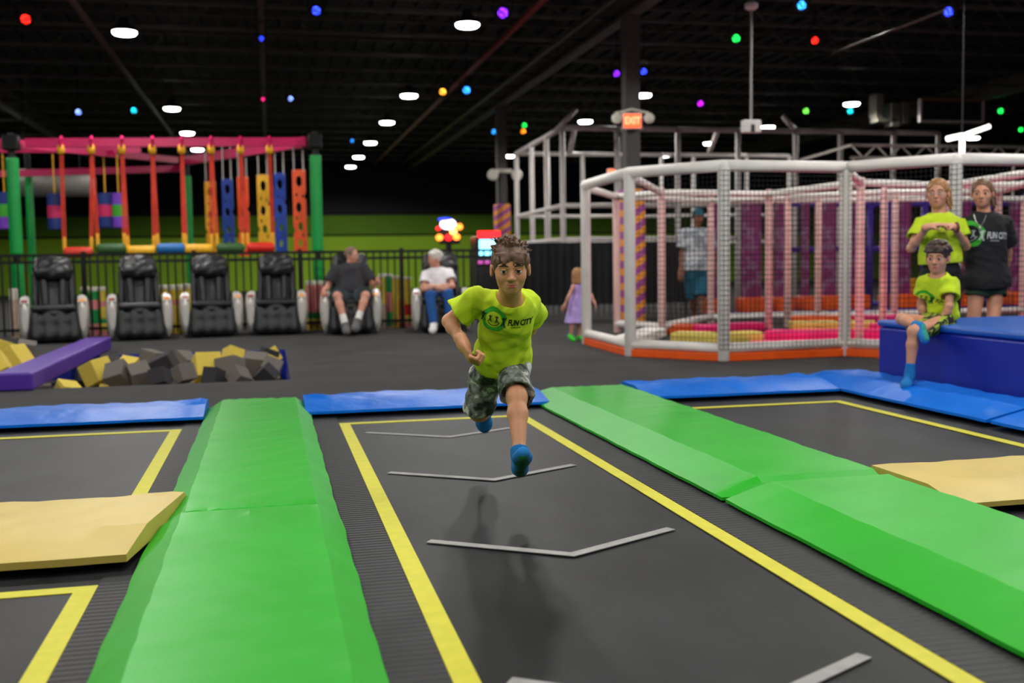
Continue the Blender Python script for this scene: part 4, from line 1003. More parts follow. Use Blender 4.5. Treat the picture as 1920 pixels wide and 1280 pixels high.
# ------------------------------------------------------------ people
skin_a = mat('skin_light', rgb(208, 146, 108), 0.5, var=0.05, nscale=14, sss=0.0)
skin_b = mat('skin_fair', rgb(204, 144, 114), 0.5, var=0.06, nscale=14)
skin_c = mat('skin_brown', rgb(138, 88, 62), 0.5, var=0.06, nscale=14)
skin_d = mat('skin_rosy', rgb(206, 146, 124), 0.5, var=0.06, nscale=14)
lip_m = mat('lips', rgb(170, 84, 74), 0.45); eye_m = mat('eye_white', rgb(206, 200, 194), 0.25); iris_m = mat('iris_dark', rgb(40, 27, 20), 0.2)
neon = mat('neon_yellow_jersey', rgb(190, 216, 30), 0.85, var=0.03, nscale=20, bump=0.1, bscale=300)
black_cloth = mat('black_jersey', rgb(13, 14, 17), 0.85, var=0.1, bump=0.1, bscale=300)
hair_brown = mat('brown_hair', rgb(96, 68, 48), 0.5, var=0.35, nscale=60); hair_blond = mat('blond_hair', rgb(158, 112, 66), 0.5, var=0.3, nscale=50)
hair_dkblond = mat('dark_blond_hair', rgb(104, 74, 52), 0.5, var=0.3, nscale=50); hair_white = mat('white_hair', rgb(212, 206, 198), 0.6, var=0.1, nscale=50); hair_grey = mat('grey_stubble', rgb(120, 96, 84), 0.7, var=0.1)
sock_blue = mat('blue_sock', rgb(12, 112, 182), 0.9, var=0.1, nscale=30, bump=0.2, bscale=200); sole_green = mat('green_sock_sole', rgb(10, 92, 66), 0.8, var=0.5, nscale=60)
logo_green = mat('logo_green', rgb(44, 156, 30), 0.8); logo_black = mat('logo_black', rgb(14, 16, 16), 0.8); logo_pale = mat('logo_pale', rgb(190, 192, 188), 0.8)
camo = m_ramp_noise('grey_camouflage', [(0.0, rgb(22, 24, 24)), (0.40, rgb(44, 48, 44)), (0.45, rgb(92, 98, 92)), (0.54, rgb(122, 126, 118)), (0.60, rgb(196, 198, 190)), (1.0, rgb(210, 212, 206))], 22, 0.85, 6)
neon_camo = m_ramp_noise('black_neon_print', [(0.0, rgb(16, 18, 14)), (0.50, rgb(22, 24, 16)), (0.56, rgb(150, 170, 40)), (1.0, rgb(190, 205, 60))], 16, 0.85, 4)

def bounds(pts, m): a = np.array(pts); return a.min(0)-m, a.max(0)+m
def frame(z, x):
    z = nrm(z); x = nrm(np.array(x)-z*np.dot(x, z)); y = np.cross(z, x); return np.stack([x, y, z], 1)
class Fig:
    """joints: pel neck, shl shr elbows wrists, hips knees ankles toes, head (centre) face up hh"""
    def __init__(f, J, s, h, fat=1.0):
        f.J = {k: (np.array(v, float) if hasattr(v, '__len__') else v) for k, v in J.items()}; f.s = s; f.h = h; f.fat = fat; J = f.J
        f.ax = nrm(J['neck']-J['pel']); f.TL = np.linalg.norm(J['neck']-J['pel']); f.sw = np.linalg.norm(J['shr']-J['shl'])
        f.R = frame(f.ax, J['shr']-J['shl'])     # x: l->r, y: chest-back axis, z: up the spine
        f.up = nrm(J['up']-J['face']*np.dot(J['up'], J['face'])); f.fd = nrm(J['face']); f.rt = np.cross(f.fd, f.up)
        f.HR = np.stack([f.rt, f.fd, f.up], 1)
    def hd(f, x, y, z): return f.J['head']+f.HR @ (np.array([x, y, z])*f.J['hh'])
    def torso(f, S, infl=0.0, k=.04, lowx=1.0):
        sw, TL, p, ax = f.sw, f.TL, f.J['pel'], f.ax; b = f.fat
        S.ell(p+ax*.70*TL, (.47*sw+infl, .33*sw*b+infl, .34*TL+infl), f.R, k=k)
        S.ell(p+ax*.38*TL, (.43*sw*b*lowx+infl, .31*sw*b*b+infl, .34*TL+infl), f.R, k=k)
        S.ell(p+ax*.05*TL, (.45*sw*b*lowx+infl, .34*sw*b+infl, .26*TL+infl), f.R, k=k)
        for q in ('shl', 'shr'): S.cap(p+ax*.90*TL, f.J[q], .15*sw+infl, .13*sw+infl, k=k)
    def head(f, S):
        hh = f.J['hh']; R = f.HR; e = lambda c, r, k=.1, op='add': S.ell(f.hd(*c), np.array(r)*hh, R, k=k*hh, op=op)
        c = lambda a, b, ra, rb, k=.06, op='add': S.cap(f.hd(*a), f.hd(*b), ra*hh, rb*hh, k=k*hh, op=op)
        e((0, -.06, .12), (.335, .42, .375)); e((0, .10, -.11), (.264, .27, .34), .12); e((0, .20, -.37), (.12, .14, .11), .14)
        for sx in (-1, 1):
            e((sx*.16, .19, -.12), (.11, .12, .11), .1); e((sx*.125, .03, -.27), (.10, .16, .12), .12)
            e((sx*.138, .415, .005), (.09, .085, .065), .06, 'sub')
            c((sx*.06, .335, .10), (sx*.22, .285, .10), .03, .022, .06)
            e((sx*.36, -.04, -.04), (.04, .085, .13), .03); e((sx*.40, .0, -.03), (.03, .045, .075), .03, 'sub')
        c((0, .340, .04), (0, .425, -.12), .026, .046, .05)
        for sx in (-1, 1): e((sx*.045, .38, -.135), (.036, .045, .032), .03)
        c((-.09, .345, -.245), (.09, .345, -.245), .022, .022, .05); c((-.07, .34, -.29), (.07, .34, -.29), .028, .028, .04)
        c((-.10, .375, -.265), (.10, .375, -.265), .014, .014, .02, 'sub')
    def face_parts(f, root, brow=None, lips=True, iris=None, es=1.0, gz=0.0, up_=24):
        hh = f.J['hh']; er = .062*es
        def patch(cx, r, e0, e1, az=82, n=9, m_=5):
            b = MB()
            for i in range(m_+1):
                e = math.radians(e0+(e1-e0)*i/m_)
                for j in range(n+1):
                    a = math.radians(-az+2*az*j/n); b.v.append(tuple(f.hd(cx+r*math.cos(e)*math.sin(a), .315+r*math.cos(e)*math.cos(a), .005+r*math.sin(e))))
            for i in range(m_):
                for j in range(n): k = i*(n+1)+j; b.f.append((k, k+1, k+n+2, k+n+1))
            return b
        for sx in (-1, 1):
            cx = sx*.138; c = f.hd(cx, .315, .005)
            ey = wpart(MB().lathe([(er*hh*math.sin(t), -er*hh*math.cos(t)) for t in np.linspace(.05, PI-.05, 10)], 14, c), 'eye', eye_m, root, smooth=True)
            p = f.hd(cx+.004, .315+er*.60, .002+gz)
            wpart(MB().lathe([(er*.60*hh*math.sin(t), -er*.60*hh*math.cos(t)) for t in np.linspace(.05, PI-.05, 8)], 12, p), 'iris', iris or iris_m, ey, smooth=True)
            wpart(patch(cx, er*1.10, up_, 88), 'upper_eyelid', f.skin, root, smooth=True)
            wpart(patch(cx, er*1.07, -88, -22), 'lower_eyelid', f.skin, root, smooth=True)
            lash = [f.hd(cx+er*1.12*math.cos(math.radians(up_))*math.sin(a), .315+er*1.12*math.cos(math.radians(up_))*math.cos(a), .005+er*1.12*math.sin(math.radians(up_))) for a in np.linspace(-1.2, 1.2, 7)]
            wpart(MB().tube(lash, .007*hh, 5), 'eyelash', iris_m, root, smooth=True)
            if brow: wpart(MB().tube([f.hd(sx*.055, .372, .105), f.hd(sx*.14, .358, .128), f.hd(sx*.235, .295, .10)], [.014*hh, .020*hh, .008*hh], 6), 'eyebrow', brow, root, smooth=True)
        if lips:
            wpart(MB().tube([f.hd(-.115, .322, -.262), f.hd(-.03, .366, -.250), f.hd(.03, .366, -.250), f.hd(.115, .322, -.262)], [.005*hh, .014*hh, .014*hh, .005*hh], 8), 'upper_lip', lip_m, root, smooth=True)
            wpart(MB().tube([f.hd(-.105, .325, -.270), f.hd(-.04, .362, -.286), f.hd(.04, .362, -.286), f.hd(.105, .325, -.270)], [.007*hh, .022*hh, .022*hh, .007*hh], 8), 'lower_lip', lip_m, root, smooth=True)
    def hand(f, S, q, d, nrml, curl=.5, thumb=1, spread=.0):
        s = f.s*f.J.get('hs', 1.12); w = f.J['wr'+q]; d = nrm(d); n = nrm(np.array(nrml)-d*np.dot(nrml, d)); x = np.cross(d, n)
        S.ell(w+d*.045*s, (.042*s, .055*s, .018*s), np.stack([x, d, n], 1), k=.012)
        S.cap(w-d*.02*s, w+d*.02*s, .027*s, .028*s, k=.02)
        r = max(.0088*s, .8*f.h)
        for i, o in enumerate((-.031, -.0105, .0105, .031)):
            p = w+d*.085*s+x*o*s; L = (.030, .034, .033, .026)[i]*s; a = curl*.6; dd = d+x*o*spread*8
            for j in range(3):
                q2 = p+(math.cos(a)*nrm(dd)+math.sin(a)*n)*L*(1.15-.2*j); S.cap(p, q2, r, r*.92, k=.004); p = q2; a += curl
        p = w+d*.025*s+x*thumb*.036*s; q2 = p+(x*thumb*.6+d*.6+n*.35)*.035*s; S.cap(p, q2, r*1.25, r*1.1, k=.01)
        S.cap(q2, q2+(d*.8+n*(.3+.4*curl)-x*thumb*.2*curl)*.032*s, r*1.05, r*.95, k=.004)
    def body(f, label, skin, hands=None, bare=False, name='person', loc=None):
        J, s = f.J, f.s; f.skin = skin
        lo, hi = bounds([J[k] for k in J if k not in ('face', 'up', 'hh', 'hs')], .16*max(.8, s)); lo = np.minimum(lo, J['head']-J['hh']*.75); hi = np.maximum(hi, J['head']+J['hh']*.75)
        S = Soft(lo, hi, f.h)
        f.torso(S, -.012*s)
        S.cap(J['neck']-f.ax*.02, J['head']-f.up*.22*J['hh']-f.fd*.10*J['hh'], .245*J['hh'], .20*J['hh'], k=.03)
        for q in 'lr':
            S.cap(J['sh'+q], J['el'+q], .046*s, .038*s, k=.02); m = J['el'+q]*.7+J['wr'+q]*.3
            S.cap(J['el'+q], m, .038*s, .038*s, k=.015); S.cap(m, J['wr'+q], .038*s, .025*s, k=.015)
            S.cap(J['hi'+q], J['kn'+q], .078*s, .054*s, k=.03); m = J['kn'+q]*.68+J['an'+q]*.32; back = nrm(J['pel']-J['head']+1e-6)*0
            S.ell(J['kn'+q], (.053*s,)*3, k=.02)
            S.cap(J['kn'+q], m, .048*s, .054*s, k=.02); S.cap(m, J['an'+q], .054*s, .034*s, k=.02)
            a, t = J['an'+q], J['to'+q]; he = J['he'+q] if 'he'+q in J else a+(J['an'+q]-J['kn'+q])/(np.linalg.norm(J['an'+q]-J['kn'+q])+1e-6)*.04*s
            S.cap(a, he, .034*s, .034*s, k=.02)
            S.cap(he, t, .036*s, .026*s, k=.02)
            if hands and q in hands: f.hand(S, q, *hands[q])
            elif hands is None:
                d = nrm(J['wr'+q]-J['el'+q]); f.hand(S, q, d, nrm(f.R[:, 1]*.3+(J['pel']-J['wr'+q])), .4, 1)
        f.head(S)
        f.root = S.build(name, skin, loc=loc); tag(f.root, label, 'person'); return f.root
    def tshirt(f, m, infl=.018, sleeve=.55, sr=(.062, .078), hem=.0, low=1.05, wr=(.006, 30), name='t_shirt', seed=1, extra=None, neck=.29):
        J, s = f.J, f.s
        lo, hi = bounds([J['pel'], J['neck'], J['shl'], J['shr'], J['ell'], J['elr'], J['pel']+f.ax*hem], .24*max(.75, s))
        S = Soft(lo, hi, f.h); f.torso(S, infl, k=.05, lowx=low)
        hp = J['pel']+f.ax*hem
        S.ell(hp+f.ax*.04, (.47*f.sw*low*f.fat+infl, .37*f.sw*f.fat+infl, .3*f.TL), f.R, k=.05)
        if extra: extra(S)
        for q in 'lr':
            a = J['sh'+q]; b = a+(J['el'+q]-a)*sleeve
            S.cap(a-(b-a)*.15, b, sr[0]*s+infl*.6, sr[1]*s+infl*.5, k=.03, flat=True)
        S.wrinkle(wr[0], wr[1], seed)
        S.cut(hp, -f.ax, hi=None)
        for q in 'lr':
            a = J['sh'+q]; b = a+(J['el'+q]-a)*sleeve; d = nrm(b-a)
            S.cap(b-d*.05*s, b+d*.02, sr[1]*s+infl*.5-.019, sr[1]*s+infl*.5-.014, k=.0, op='sub', flat=True)
        S.ell(hp-f.ax*.02, (.44*f.sw*low*f.fat+infl, .34*f.sw*f.fat+infl-.006, .05), f.R, k=.0, op='sub')
        nb = J['neck']+f.ax*.10*J['hh']; S.cap(nb, J['head']-f.up*.2*J['hh'], neck*J['hh']*1.0, neck*J['hh']*1.25, k=.008, op='sub')
        f.shirt = S.build(name, m, f.root); return f.shirt
    def shorts(f, m, frac=(.75, .75), infl=.016, r=(.085, .088), waist=.10, wr=(.006, 32), name='shorts', seed=4, bore=True):
        J, s = f.J, f.s; e = [J['hi'+q]+(J['kn'+q]-J['hi'+q])*fr for q, fr in zip('lr', frac)]
        lo, hi = bounds([J['pel'], J['pel']+f.ax*waist, J['hil'], J['hir']]+e, .17*max(.8, s)); S = Soft(lo, hi, f.h)
        S.ell(J['pel']+f.ax*.02*f.TL, (.47*f.sw*f.fat+infl*.5, .35*f.sw*f.fat+infl*.5, .27*f.TL), f.R, k=.03)
        for q, b in zip('lr', e): S.cap(J['hi'+q], b, r[0]*s+infl, r[1]*s+infl, k=.025, flat=True); S.ell(J['hi'+q], (r[0]*s+infl,)*3, k=.02)
        S.wrinkle(wr[0], wr[1], seed); S.cut(J['pel']+f.ax*waist, f.ax)
        if bore:
            for q, b in zip('lr', e):
                d = nrm(b-J['hi'+q]); S.cap(b-d*.018, b+d*.02, r[1]*s+infl-.010, r[1]*s+infl-.010, k=0, op='sub', flat=True)
        return S.build(name, m, f.root)
    def sock(f, q, m, up=.25, infl=.006, name='sock', sole=None, shoe=False):
        J, s = f.J, f.s; a, t = J['an'+q], J['to'+q]; ld = nrm(J['kn'+q]-a); L = np.linalg.norm(J['kn'+q]-a); he = J['he'+q] if 'he'+q in J else a-ld*.04*s; top = a+ld*L*up
        lo, hi = bounds([a, t, he, top], .1*s); S = Soft(lo, hi, min(f.h, .006))
        S.cap(he, t, .036*s+infl, .028*s+infl, k=.02); fd = nrm(t-he); w = nrm(np.cross(fd, ld)); n = np.cross(w, fd)
        S.ell(he*.3+t*.7, (.047*s+infl, .07*s, .026*s+infl), np.stack([w, fd, n], 1), k=.02)
        S.cap(a, he, .036*s+infl, .034*s+infl, k=.02); S.cap(a-ld*.02*s, top, .038*s+infl, .036*s+infl+.006*up, k=.02); S.cut(top, ld)
        o = S.build(name, m, f.root)
        if sole:
            n = n if np.dot(n, ld) < 0 else -n
            S2 = Soft(lo-.02, hi+.02, min(f.h, .006)); c = he*.45+t*.55+n*.030*s
            S2.ell(he+n*.02*s+fd*.012*s, (.032*s, .036*s, .02*s+infl), np.stack([w, fd, n], 1), k=.01); S2.cap(he+n*.022*s, t+n*.012*s, .024*s+infl*.5, .026*s+infl*.5, k=.01); S2.ell(he*.3+t*.7+n*.014*s, (.045*s, .06*s, .018*s+infl), np.stack([w, fd, n], 1), k=.012)
            S2.build('sole', sole, o)
        return o
    def hair(f, m, style='short', seed=0, h=None):
        J = f.J; hh = J['hh']; S = Soft(J['head']-hh*1.0, J['head']+hh*.85, h or min(f.h, .006)); R = f.HR
        e = lambda c, r, k=.05, op='add': S.ell(f.hd(*c), np.array(r)*hh, R, k=k*hh, op=op); rs = np.random.RandomState(seed)
        c_ = lambda a, b, ra, rb, k=.02: S.cap(f.hd(*a), f.hd(*b), ra*hh, rb*hh, k=k*hh)
        e((0, -.08, .14), (.375, .45, .405))
        if style in ('boy', 'curly'):
            e((0, .36, -.15), (.36, .37, .36), .02, 'sub'); e((0, -.1, -.38), (.6, .6, .28), .04, 'sub')
            for sx in (-1, 1): e((sx*.40, .02, -.06), (.10, .12, .16), .02, 'sub')
            if style == 'boy':
                for i in range(150):
                    a = rs.uniform(0, 2*PI); b = rs.uniform(.15, 1.25); x, y, z = math.sin(b)*math.cos(a), math.sin(b)*math.sin(a), math.cos(b)
                    p0 = V(x*.33, -.08+y*.40, .14+z*.36); lean = V(x*.07+rs.normal()*.03, y*.05+.03, .03+.06*max(0, z)+rs.normal()*.02)
                    if y > .45 and z < .75: lean = V(rs.normal()*.02, .04, -.11)
                    c_(p0, p0*V(1.1, 1.1, 1.08)+lean, .045, .010, .012)
                for i in range(26):     # fringe
                    x = -.27+.54*i/25; c_((x, .26, .33), (x*1.02+rs.normal()*.015, .385-.35*x*x, .125+.05*rs.rand()), .036, .008, .010)
                for i in range(16):
                    x = rs.uniform(-.08, .28); c_((x*.8, -.05+rs.normal()*.08, .46), (x+rs.normal()*.05, .02+rs.normal()*.1, .60+.06*rs.rand()), .035, .008, .012)
            else:
                for i in range(90):
                    a = rs.uniform(0, 2*PI); b = rs.uniform(0, 1.35); x, y, z = math.sin(b)*math.cos(a), math.sin(b)*math.sin(a), math.cos(b)
                    if y > .6 and z < .45: continue
                    e((x*.40, -.08+y*.46, .14+z*.43), (.075, .075, .065), .02)
                for i in range(12):
                    x = -.26+.52*i/11; c_((x, .28, .36), (x+.04, .36-.3*x*x, .22+.02*(i % 2)), .06, .03, .03)
        elif style in ('pony', 'long', 'bob'):
            e((0, .36, -.12), (.34, .36, .42), .02, 'sub'); e((0, -.05, -.42), (.6, .6, .28), .04, 'sub')
            for sx in (-1, 1): e((sx*.40, .05, -.08), (.10, .12, .15), .02, 'sub')
            if style == 'pony':
                c_((0, -.40, .25), (-.10, -.56, .05), .12, .13, .05); c_((-.10, -.56, .05), (-.36, -.40, -.50), .13, .06, .05)
                c_((-.36, -.12, .08), (-.42, -.18, -.42), .065, .04, .03)
            if style == 'bun': pass
            if style == 'long':
                for i in range(24):
                    a = PI*(.9+1.2*i/23); x, y = math.cos(a), math.sin(a)
                    c_((x*.34, -.08+y*.38, .05), (x*.36+rs.normal()*.03, -.08+y*.40, -.72+.1*rs.rand()), .075, .04, .04)
            if style == 'bob':
                for i in range(60):
                    a = rs.uniform(0, 2*PI); b = rs.uniform(0, 1.5); x, y, z = math.sin(b)*math.cos(a), math.sin(b)*math.sin(a), math.cos(b)
                    if y > .55 and z < .5: continue
                    e((x*.36, -.08+y*.43, .14+z*.40), (.1, .1, .08), .03)
        elif style == 'crop':
            e((0, .36, -.02), (.30, .40, .42), .02, 'sub'); e((0, -.05, -.36), (.6, .6, .28), .04, 'sub')
        S.wrinkle(.003*hh/.2, 120, seed); return S.build('hair', m, f.root)
def logo(f, shirt, c, right, up, wdt, ink, ring=True, text='FUN CITY', sub=True, ring_m=None):
    """print the chest emblem and the lettering onto the cloth"""
    right = nrm(right); up = nrm(np.array(up)-right*np.dot(up, right)); nn = np.cross(right, up)
    off = np.array(f.root.location); me = shirt.data; c = np.array(c, float)
    tree = BVHTree.FromPolygons([tuple(v.co) for v in me.vertices], [tuple(p.vertices) for p in me.polygons])
    h0 = tree.ray_cast(Vector(CAM-off), Vector(nrm(c-CAM))); c = np.array(h0[0])+off if h0[0] is not None else c
    def put(vs, fs, m, name, lift):
        bm = bmesh.new(); V_ = [bm.verts.new((x, y, 0)) for x, y in vs]
        for q in fs:
            try: bm.faces.new([V_[i] for i in q])
            except ValueError: pass
        bmesh.ops.triangulate(bm, faces=bm.faces)
        for _ in range(3):
            ed = [e for e in bm.edges if e.calc_length() > .012]
            if ed: bmesh.ops.subdivide_edges(bm, edges=ed, cuts=1); bmesh.ops.triangulate(bm, faces=bm.faces)
        miss = []
        for v in bm.verts:
            o_ = c+right*v.co.x+up*v.co.y+nn*.25-off
            hit = tree.ray_cast(Vector(o_), Vector(-nn))
            if hit[0] is None or hit[3] > .36: miss.append(v); continue
            v.co = Vector(np.array(hit[0])+nn*lift)
        bmesh.ops.delete(bm, geom=miss, context='VERTS')
        me2 = bpy.data.meshes.new(name); bm.to_mesh(me2); bm.free(); me2.materials.append(m)
        for p in me2.polygons: p.use_smooth = True
        o = bpy.data.objects.new(name, me2); COL.objects.link(o); o.parent = shirt; return o
    R_ = wdt*.27; rc = (-wdt*.24, wdt*.02)
    n = 36
    def annulus(r0, r1, cx, cy, a0=0, a1=2*PI, wob=0):
        vs = []; fs = []
        for i in range(n+1):
            t = a0+(a1-a0)*i/n; w = 1+wob*math.sin(5*t)
            vs += [(cx+r0*math.cos(t), cy+r0*math.sin(t)), (cx+r1*w*math.cos(t), cy+r1*w*math.sin(t))]
        for i in range(n): fs.append((2*i, 2*i+2, 2*i+3, 2*i+1))
        return vs, fs
    if ring:
        put(*annulus(R_*.68, R_*1.02, *rc, 0, 2*PI, .05), ring_m or logo_green, 'logo_ring', .0022)
        put(*annulus(R_*.50, R_*.56, rc[0], rc[1], PI*1.1, PI*1.9), ink, 'logo_smile', .003)
        def stick(cx, cy, k, fl):
            q = []
            def seg(a, b, w):
                a = np.array(a)*k; b = np.array(b)*k; d = nrm(b-a); p = np.array([-d[1], d[0]])*w*k
                q.append([a+p, b+p*.7, b-p*.7, a-p])
            seg((0, -.1), (0, .5), .16); seg((0, .42), (-.45*fl, .85), .09); seg((0, .42), (.4*fl, .75), .09); seg((0, 0), (-.3*fl, -.75), .12); seg((0, 0), (.35*fl, -.6), .12); seg((-.02, .6), (.02, .9), .15)
            vs = []; fs = []
            for g in q: fs.append(tuple(range(len(vs), len(vs)+4))); vs += [(cx+p[0], cy+p[1]) for p in g]
            return vs, fs
        for (dx, dy, kk, fl) in ((-.85, .10, .52, 1), (-.28, .12, .36, -1), (.25, .06, .38, 1), (.82, -.10, .50, -1)):
            put(*stick(rc[0]+dx*R_, dy*R_, R_*kk, fl), ink, 'logo_figure', .0034)
    if text:
        vs, fs = text_mesh(text, wdt*.19, wdt*.006, .12, .62); put([(x+wdt*.335, y-wdt*.02) for x, y in vs], fs, ink, 'lettering', .003)
        if sub:      # a line of print too small to read
            vs, fs = [], []; x = wdt*.16
            for wd_ in (.012, .008, .014, .010, .009, .013, .008, .016, .007, .012, .010):
                fs.append(tuple(range(len(vs), len(vs)+4))); vs += [(x, -wdt*.135), (x+wdt*wd_, -wdt*.135), (x+wdt*wd_, -wdt*.112), (x, -wdt*.112)]; x += wdt*(wd_+.008)
            put(vs, fs, ink, 'small_print', .003)

# ---- running boy
J = dict(pel=D(938, 692, 4.62), neck=D(957, 560, 4.38), shl=D(897, 556, 4.40), shr=D(988, 566, 4.48), ell=D(842, 602, 4.46), elr=D(1000, 604, 4.72), wrl=D(867, 641, 4.38), wrr=D(975, 650, 4.80),
         hil=D(913, 700, 4.66), hir=D(962, 692, 4.58), knl=D(898, 772, 4.72), knr=D(969, 744, 4.40), anl=D(906, 774, 5.02), anr=D(974, 846, 4.26), tol=D(908, 800, 5.12), tor=D(981, 850, 4.07), her=D(975, 877, 4.23),
         head=D(957, 503, 4.24), face=nrm(nrm(CAM-D(957, 506, 4.26))+V(0, 0, -.20)+CR*.05), up=nrm(CU+CR*-.03), hh=.208, hs=1.3)
F = Fig(J, .74, .0045)
toc = nrm(CAM-J['wrl'])
F.body('boy in neon yellow shirt and grey camouflage shorts running over the middle trampoline', skin_a, {'l': (nrm(CR*.35-CU*.75+toc*.25), nrm(CR*.8+CU*.2+CF*.1), 1.35, -1), 'r': (nrm(CU), CF, .8, 1)})
F.face_parts(F.root, mat('dark_brow', rgb(52, 34, 26), 0.7), es=1.0, gz=.010, up_=25)
F.hair(hair_brown, 'boy', 3, .0042)
F.shorts(camo, (1.02, .92), .010, (.084, .082), .17, (.007, 55))
F.tshirt(neon, .012, .62, (.050, .084), .03, 1.04, (.0085, 62), seed=6)
F.sock('l', sock_blue, .12); F.sock('r', sock_blue, .06, .005, sole=sole_green)
logo(F, F.shirt, D(946, 603, 4.2), CR*.98-CU*.1, nrm(F.ax+CU), .19, logo_black)

# ---- boy sitting on the blue box
bx = lambda px, py, d: D(px, py, d)
J = dict(pel=D(1770, 598, 7.95), neck=D(1757, 516, 7.86), shl=D(1737, 527, 7.92), shr=D(1782, 530, 7.86), ell=D(1727, 570, 8.0), elr=D(1779, 574, 7.78), wrl=D(1732, 600, 7.98), wrr=D(1770, 606, 7.80),
         hil=D(1755, 606, 7.95), hir=D(1768, 604, 7.82), knl=D(1691, 598, 7.78), knr=D(1713, 621, 7.52), anl=D(1722, 612, 7.55), anr=D(1706, 700, 7.52), tol=D(1734, 638, 7.42), tor=D(1697, 724, 7.40),
         head=D(1758, 484, 7.84), face=nrm(nrm(CAM-D(1758, 484, 7.84))-CR*.30-CU*.1), up=CU+CR*.06, hh=.222)
F = Fig(J, .74, .0062)
F.body('boy in neon shirt and patterned shorts sitting cross-legged on the blue box', skin_b, {'r': (nrm(-CF*.85-CR*.45-CU*.12), nrm(-CU), .12, -1, .2), 'l': (nrm(-CU+CR*.3), CF, .4, 1)})
F.face_parts(F.root, hair_brown); F.hair(mat('dark_brown_hair', rgb(66, 45, 34), 0.5, var=0.4, nscale=60), 'curly', 5, .006)
F.shorts(neon_camo, (.74, .92), .014, (.088, .088), .09)
F.tshirt(neon, .020, .60, (.070, .085), .0, 1.08, (.006, 60), seed=9)
F.sock('l', sock_blue, .22, .006, sole=mat('teal_sock_sole', rgb(16, 140, 120), 0.8, var=0.3, nscale=40)); o = F.sock('r', sock_blue, .24, .006)
logo(F, F.shirt, D(1748, 562, 7.7), CR, F.ax, .22, logo_black)

# ---- girl in neon shirt
GY1 = 8.05
gd = lambda px, py, o=0.0: AY(px, py, GY1+o)
J = dict(pel=gd(1764, 510), neck=gd(1760, 402), shl=gd(1729, 420), shr=gd(1795, 420), ell=gd(1708, 466, -.06), elr=gd(1811, 462, -.06), wrl=gd(1738, 426, -.24), wrr=gd(1789, 426, -.24),
         hil=gd(1742, 520), hir=gd(1786, 520), knl=gd(1746, 625), knr=gd(1784, 625), anl=V(gd(1748, 650)[0], GY1, .09), anr=V(gd(1782, 650)[0], GY1, .09), tol=V(gd(1745, 650)[0]-.02, GY1-.16, .03), tor=V(gd(1785, 650)[0], GY1-.16, .03),
         head=gd(1758, 363, -.02), face=nrm(nrm(CAM-gd(1758, 363))-CR*.18+V(0, 0, .03)), up=CU, hh=.245)
F = Fig(J, .93, .0072, 1.04)
F.body('girl in neon yellow shirt and black leggings standing behind the seated boy, hands clasped', skin_b, {'l': (nrm(CR*.9+CU*.25), nrm(-CF*-.3-CU*.9), .5, -1), 'r': (nrm(-CR*.9+CU*.25), nrm(-CF*-.3-CU*.9), .5, 1)})
F.face_parts(F.root, hair_dkblond); F.hair(hair_blond, 'pony', 2, .007)
F.shorts(black_cloth, (1.15, 1.15), .008, (.084, .056), .16, (.003, 20), name='leggings', bore=False)
def bust(S):
    for sx in (-1, 1): S.ell(F.J['pel']+F.ax*F.TL*.62+F.R[:, 0]*sx*.075-F.R[:, 1]*.10*(1 if np.dot(F.R[:, 1], CF) > 0 else -1), (.07, .06, .07), F.R, k=.06)
F.tshirt(neon, .016, .58, (.062, .074), .075, 1.02, (.005, 50), seed=11, extra=bust)
w0 = F.J['wrr']; wpart(MB().tube([w0+.034*(math.cos(t)*CU+math.sin(t)*CF)+CR*.02 for t in np.linspace(0, 2*PI, 15)[:-1]], .012, 6, closed=True), 'bracelet', mat('bracelet_brown', rgb(110, 54, 48), 0.6), F.root, smooth=True)
wpart(MB().tube([F.hd(-.22, .34, .0), F.hd(-.2, .40, -.03), F.hd(-.05, .40, .0), F.hd(.05, .40, .0), F.hd(.2, .40, -.03), F.hd(.33, .1, .02)], .007*.245*2, 5), 'spectacles', mat('clear_frame', rgb(190, 170, 160), 0.3), F.root)

# ---- girl in black shirt
gd = lambda px, py, o=0.0: AY(px, py, 8.10+o)
J = dict(pel=gd(1850, 525), neck=gd(1845, 402), shl=gd(1814, 421), shr=gd(1879, 419), ell=gd(1806, 476, .12), elr=gd(1890, 474, .10), wrl=gd(1820, 520, .2), wrr=gd(1884, 515, .2),
         hil=gd(1832, 538), hir=gd(1866, 538), knl=gd(1824, 612, -.02), knr=gd(1862, 612, -.06), anl=V(gd(1826, 650)[0], 8.2, .09), anr=V(gd(1862, 650)[0], 8.15, .09), tol=V(gd(1826, 650)[0], 8.04, .03), tor=V(gd(1864, 650)[0], 7.99, .03),
         head=gd(1842, 363, -.02), face=nrm(nrm(CAM-gd(1842, 363))-CR*.10), up=CU, hh=.24)
F = Fig(J, .93, .0072, 1.03)
F.body('girl in loose black t-shirt with necklace standing right of the neon-shirt girl', skin_b, {'l': (nrm(CR-CU*.3), CF, .4, 1), 'r': (nrm(-CR-CU*.3), CF, .4, 1)})
F.face_parts(F.root, hair_dkblond); F.hair(hair_dkblond, 'pony', 8, .007)
F.shorts(mat('green_trim_shorts', rgb(26, 60, 38), 0.8), (.22, .22), .012, (.090, .094), .1)
F.tshirt(black_cloth, .026, .66, (.066, .088), -.07, 1.10, (.006, 45), seed=13)
logo(F, F.shirt, D(1843, 440, 8.7), CR, CU, .40, logo_pale)
pth = [D(1826, 402, 8.95), D(1830, 415, 8.83), D(1837, 424, 8.79), D(1838, 425, 8.79), D(1844, 416, 8.82), D(1849, 403, 8.92)]
sh = F.shirt.data; tree = BVHTree.FromPolygons([tuple(v.co) for v in sh.vertices], [tuple(p.vertices) for p in sh.polygons]); off = np.array(F.root.location)
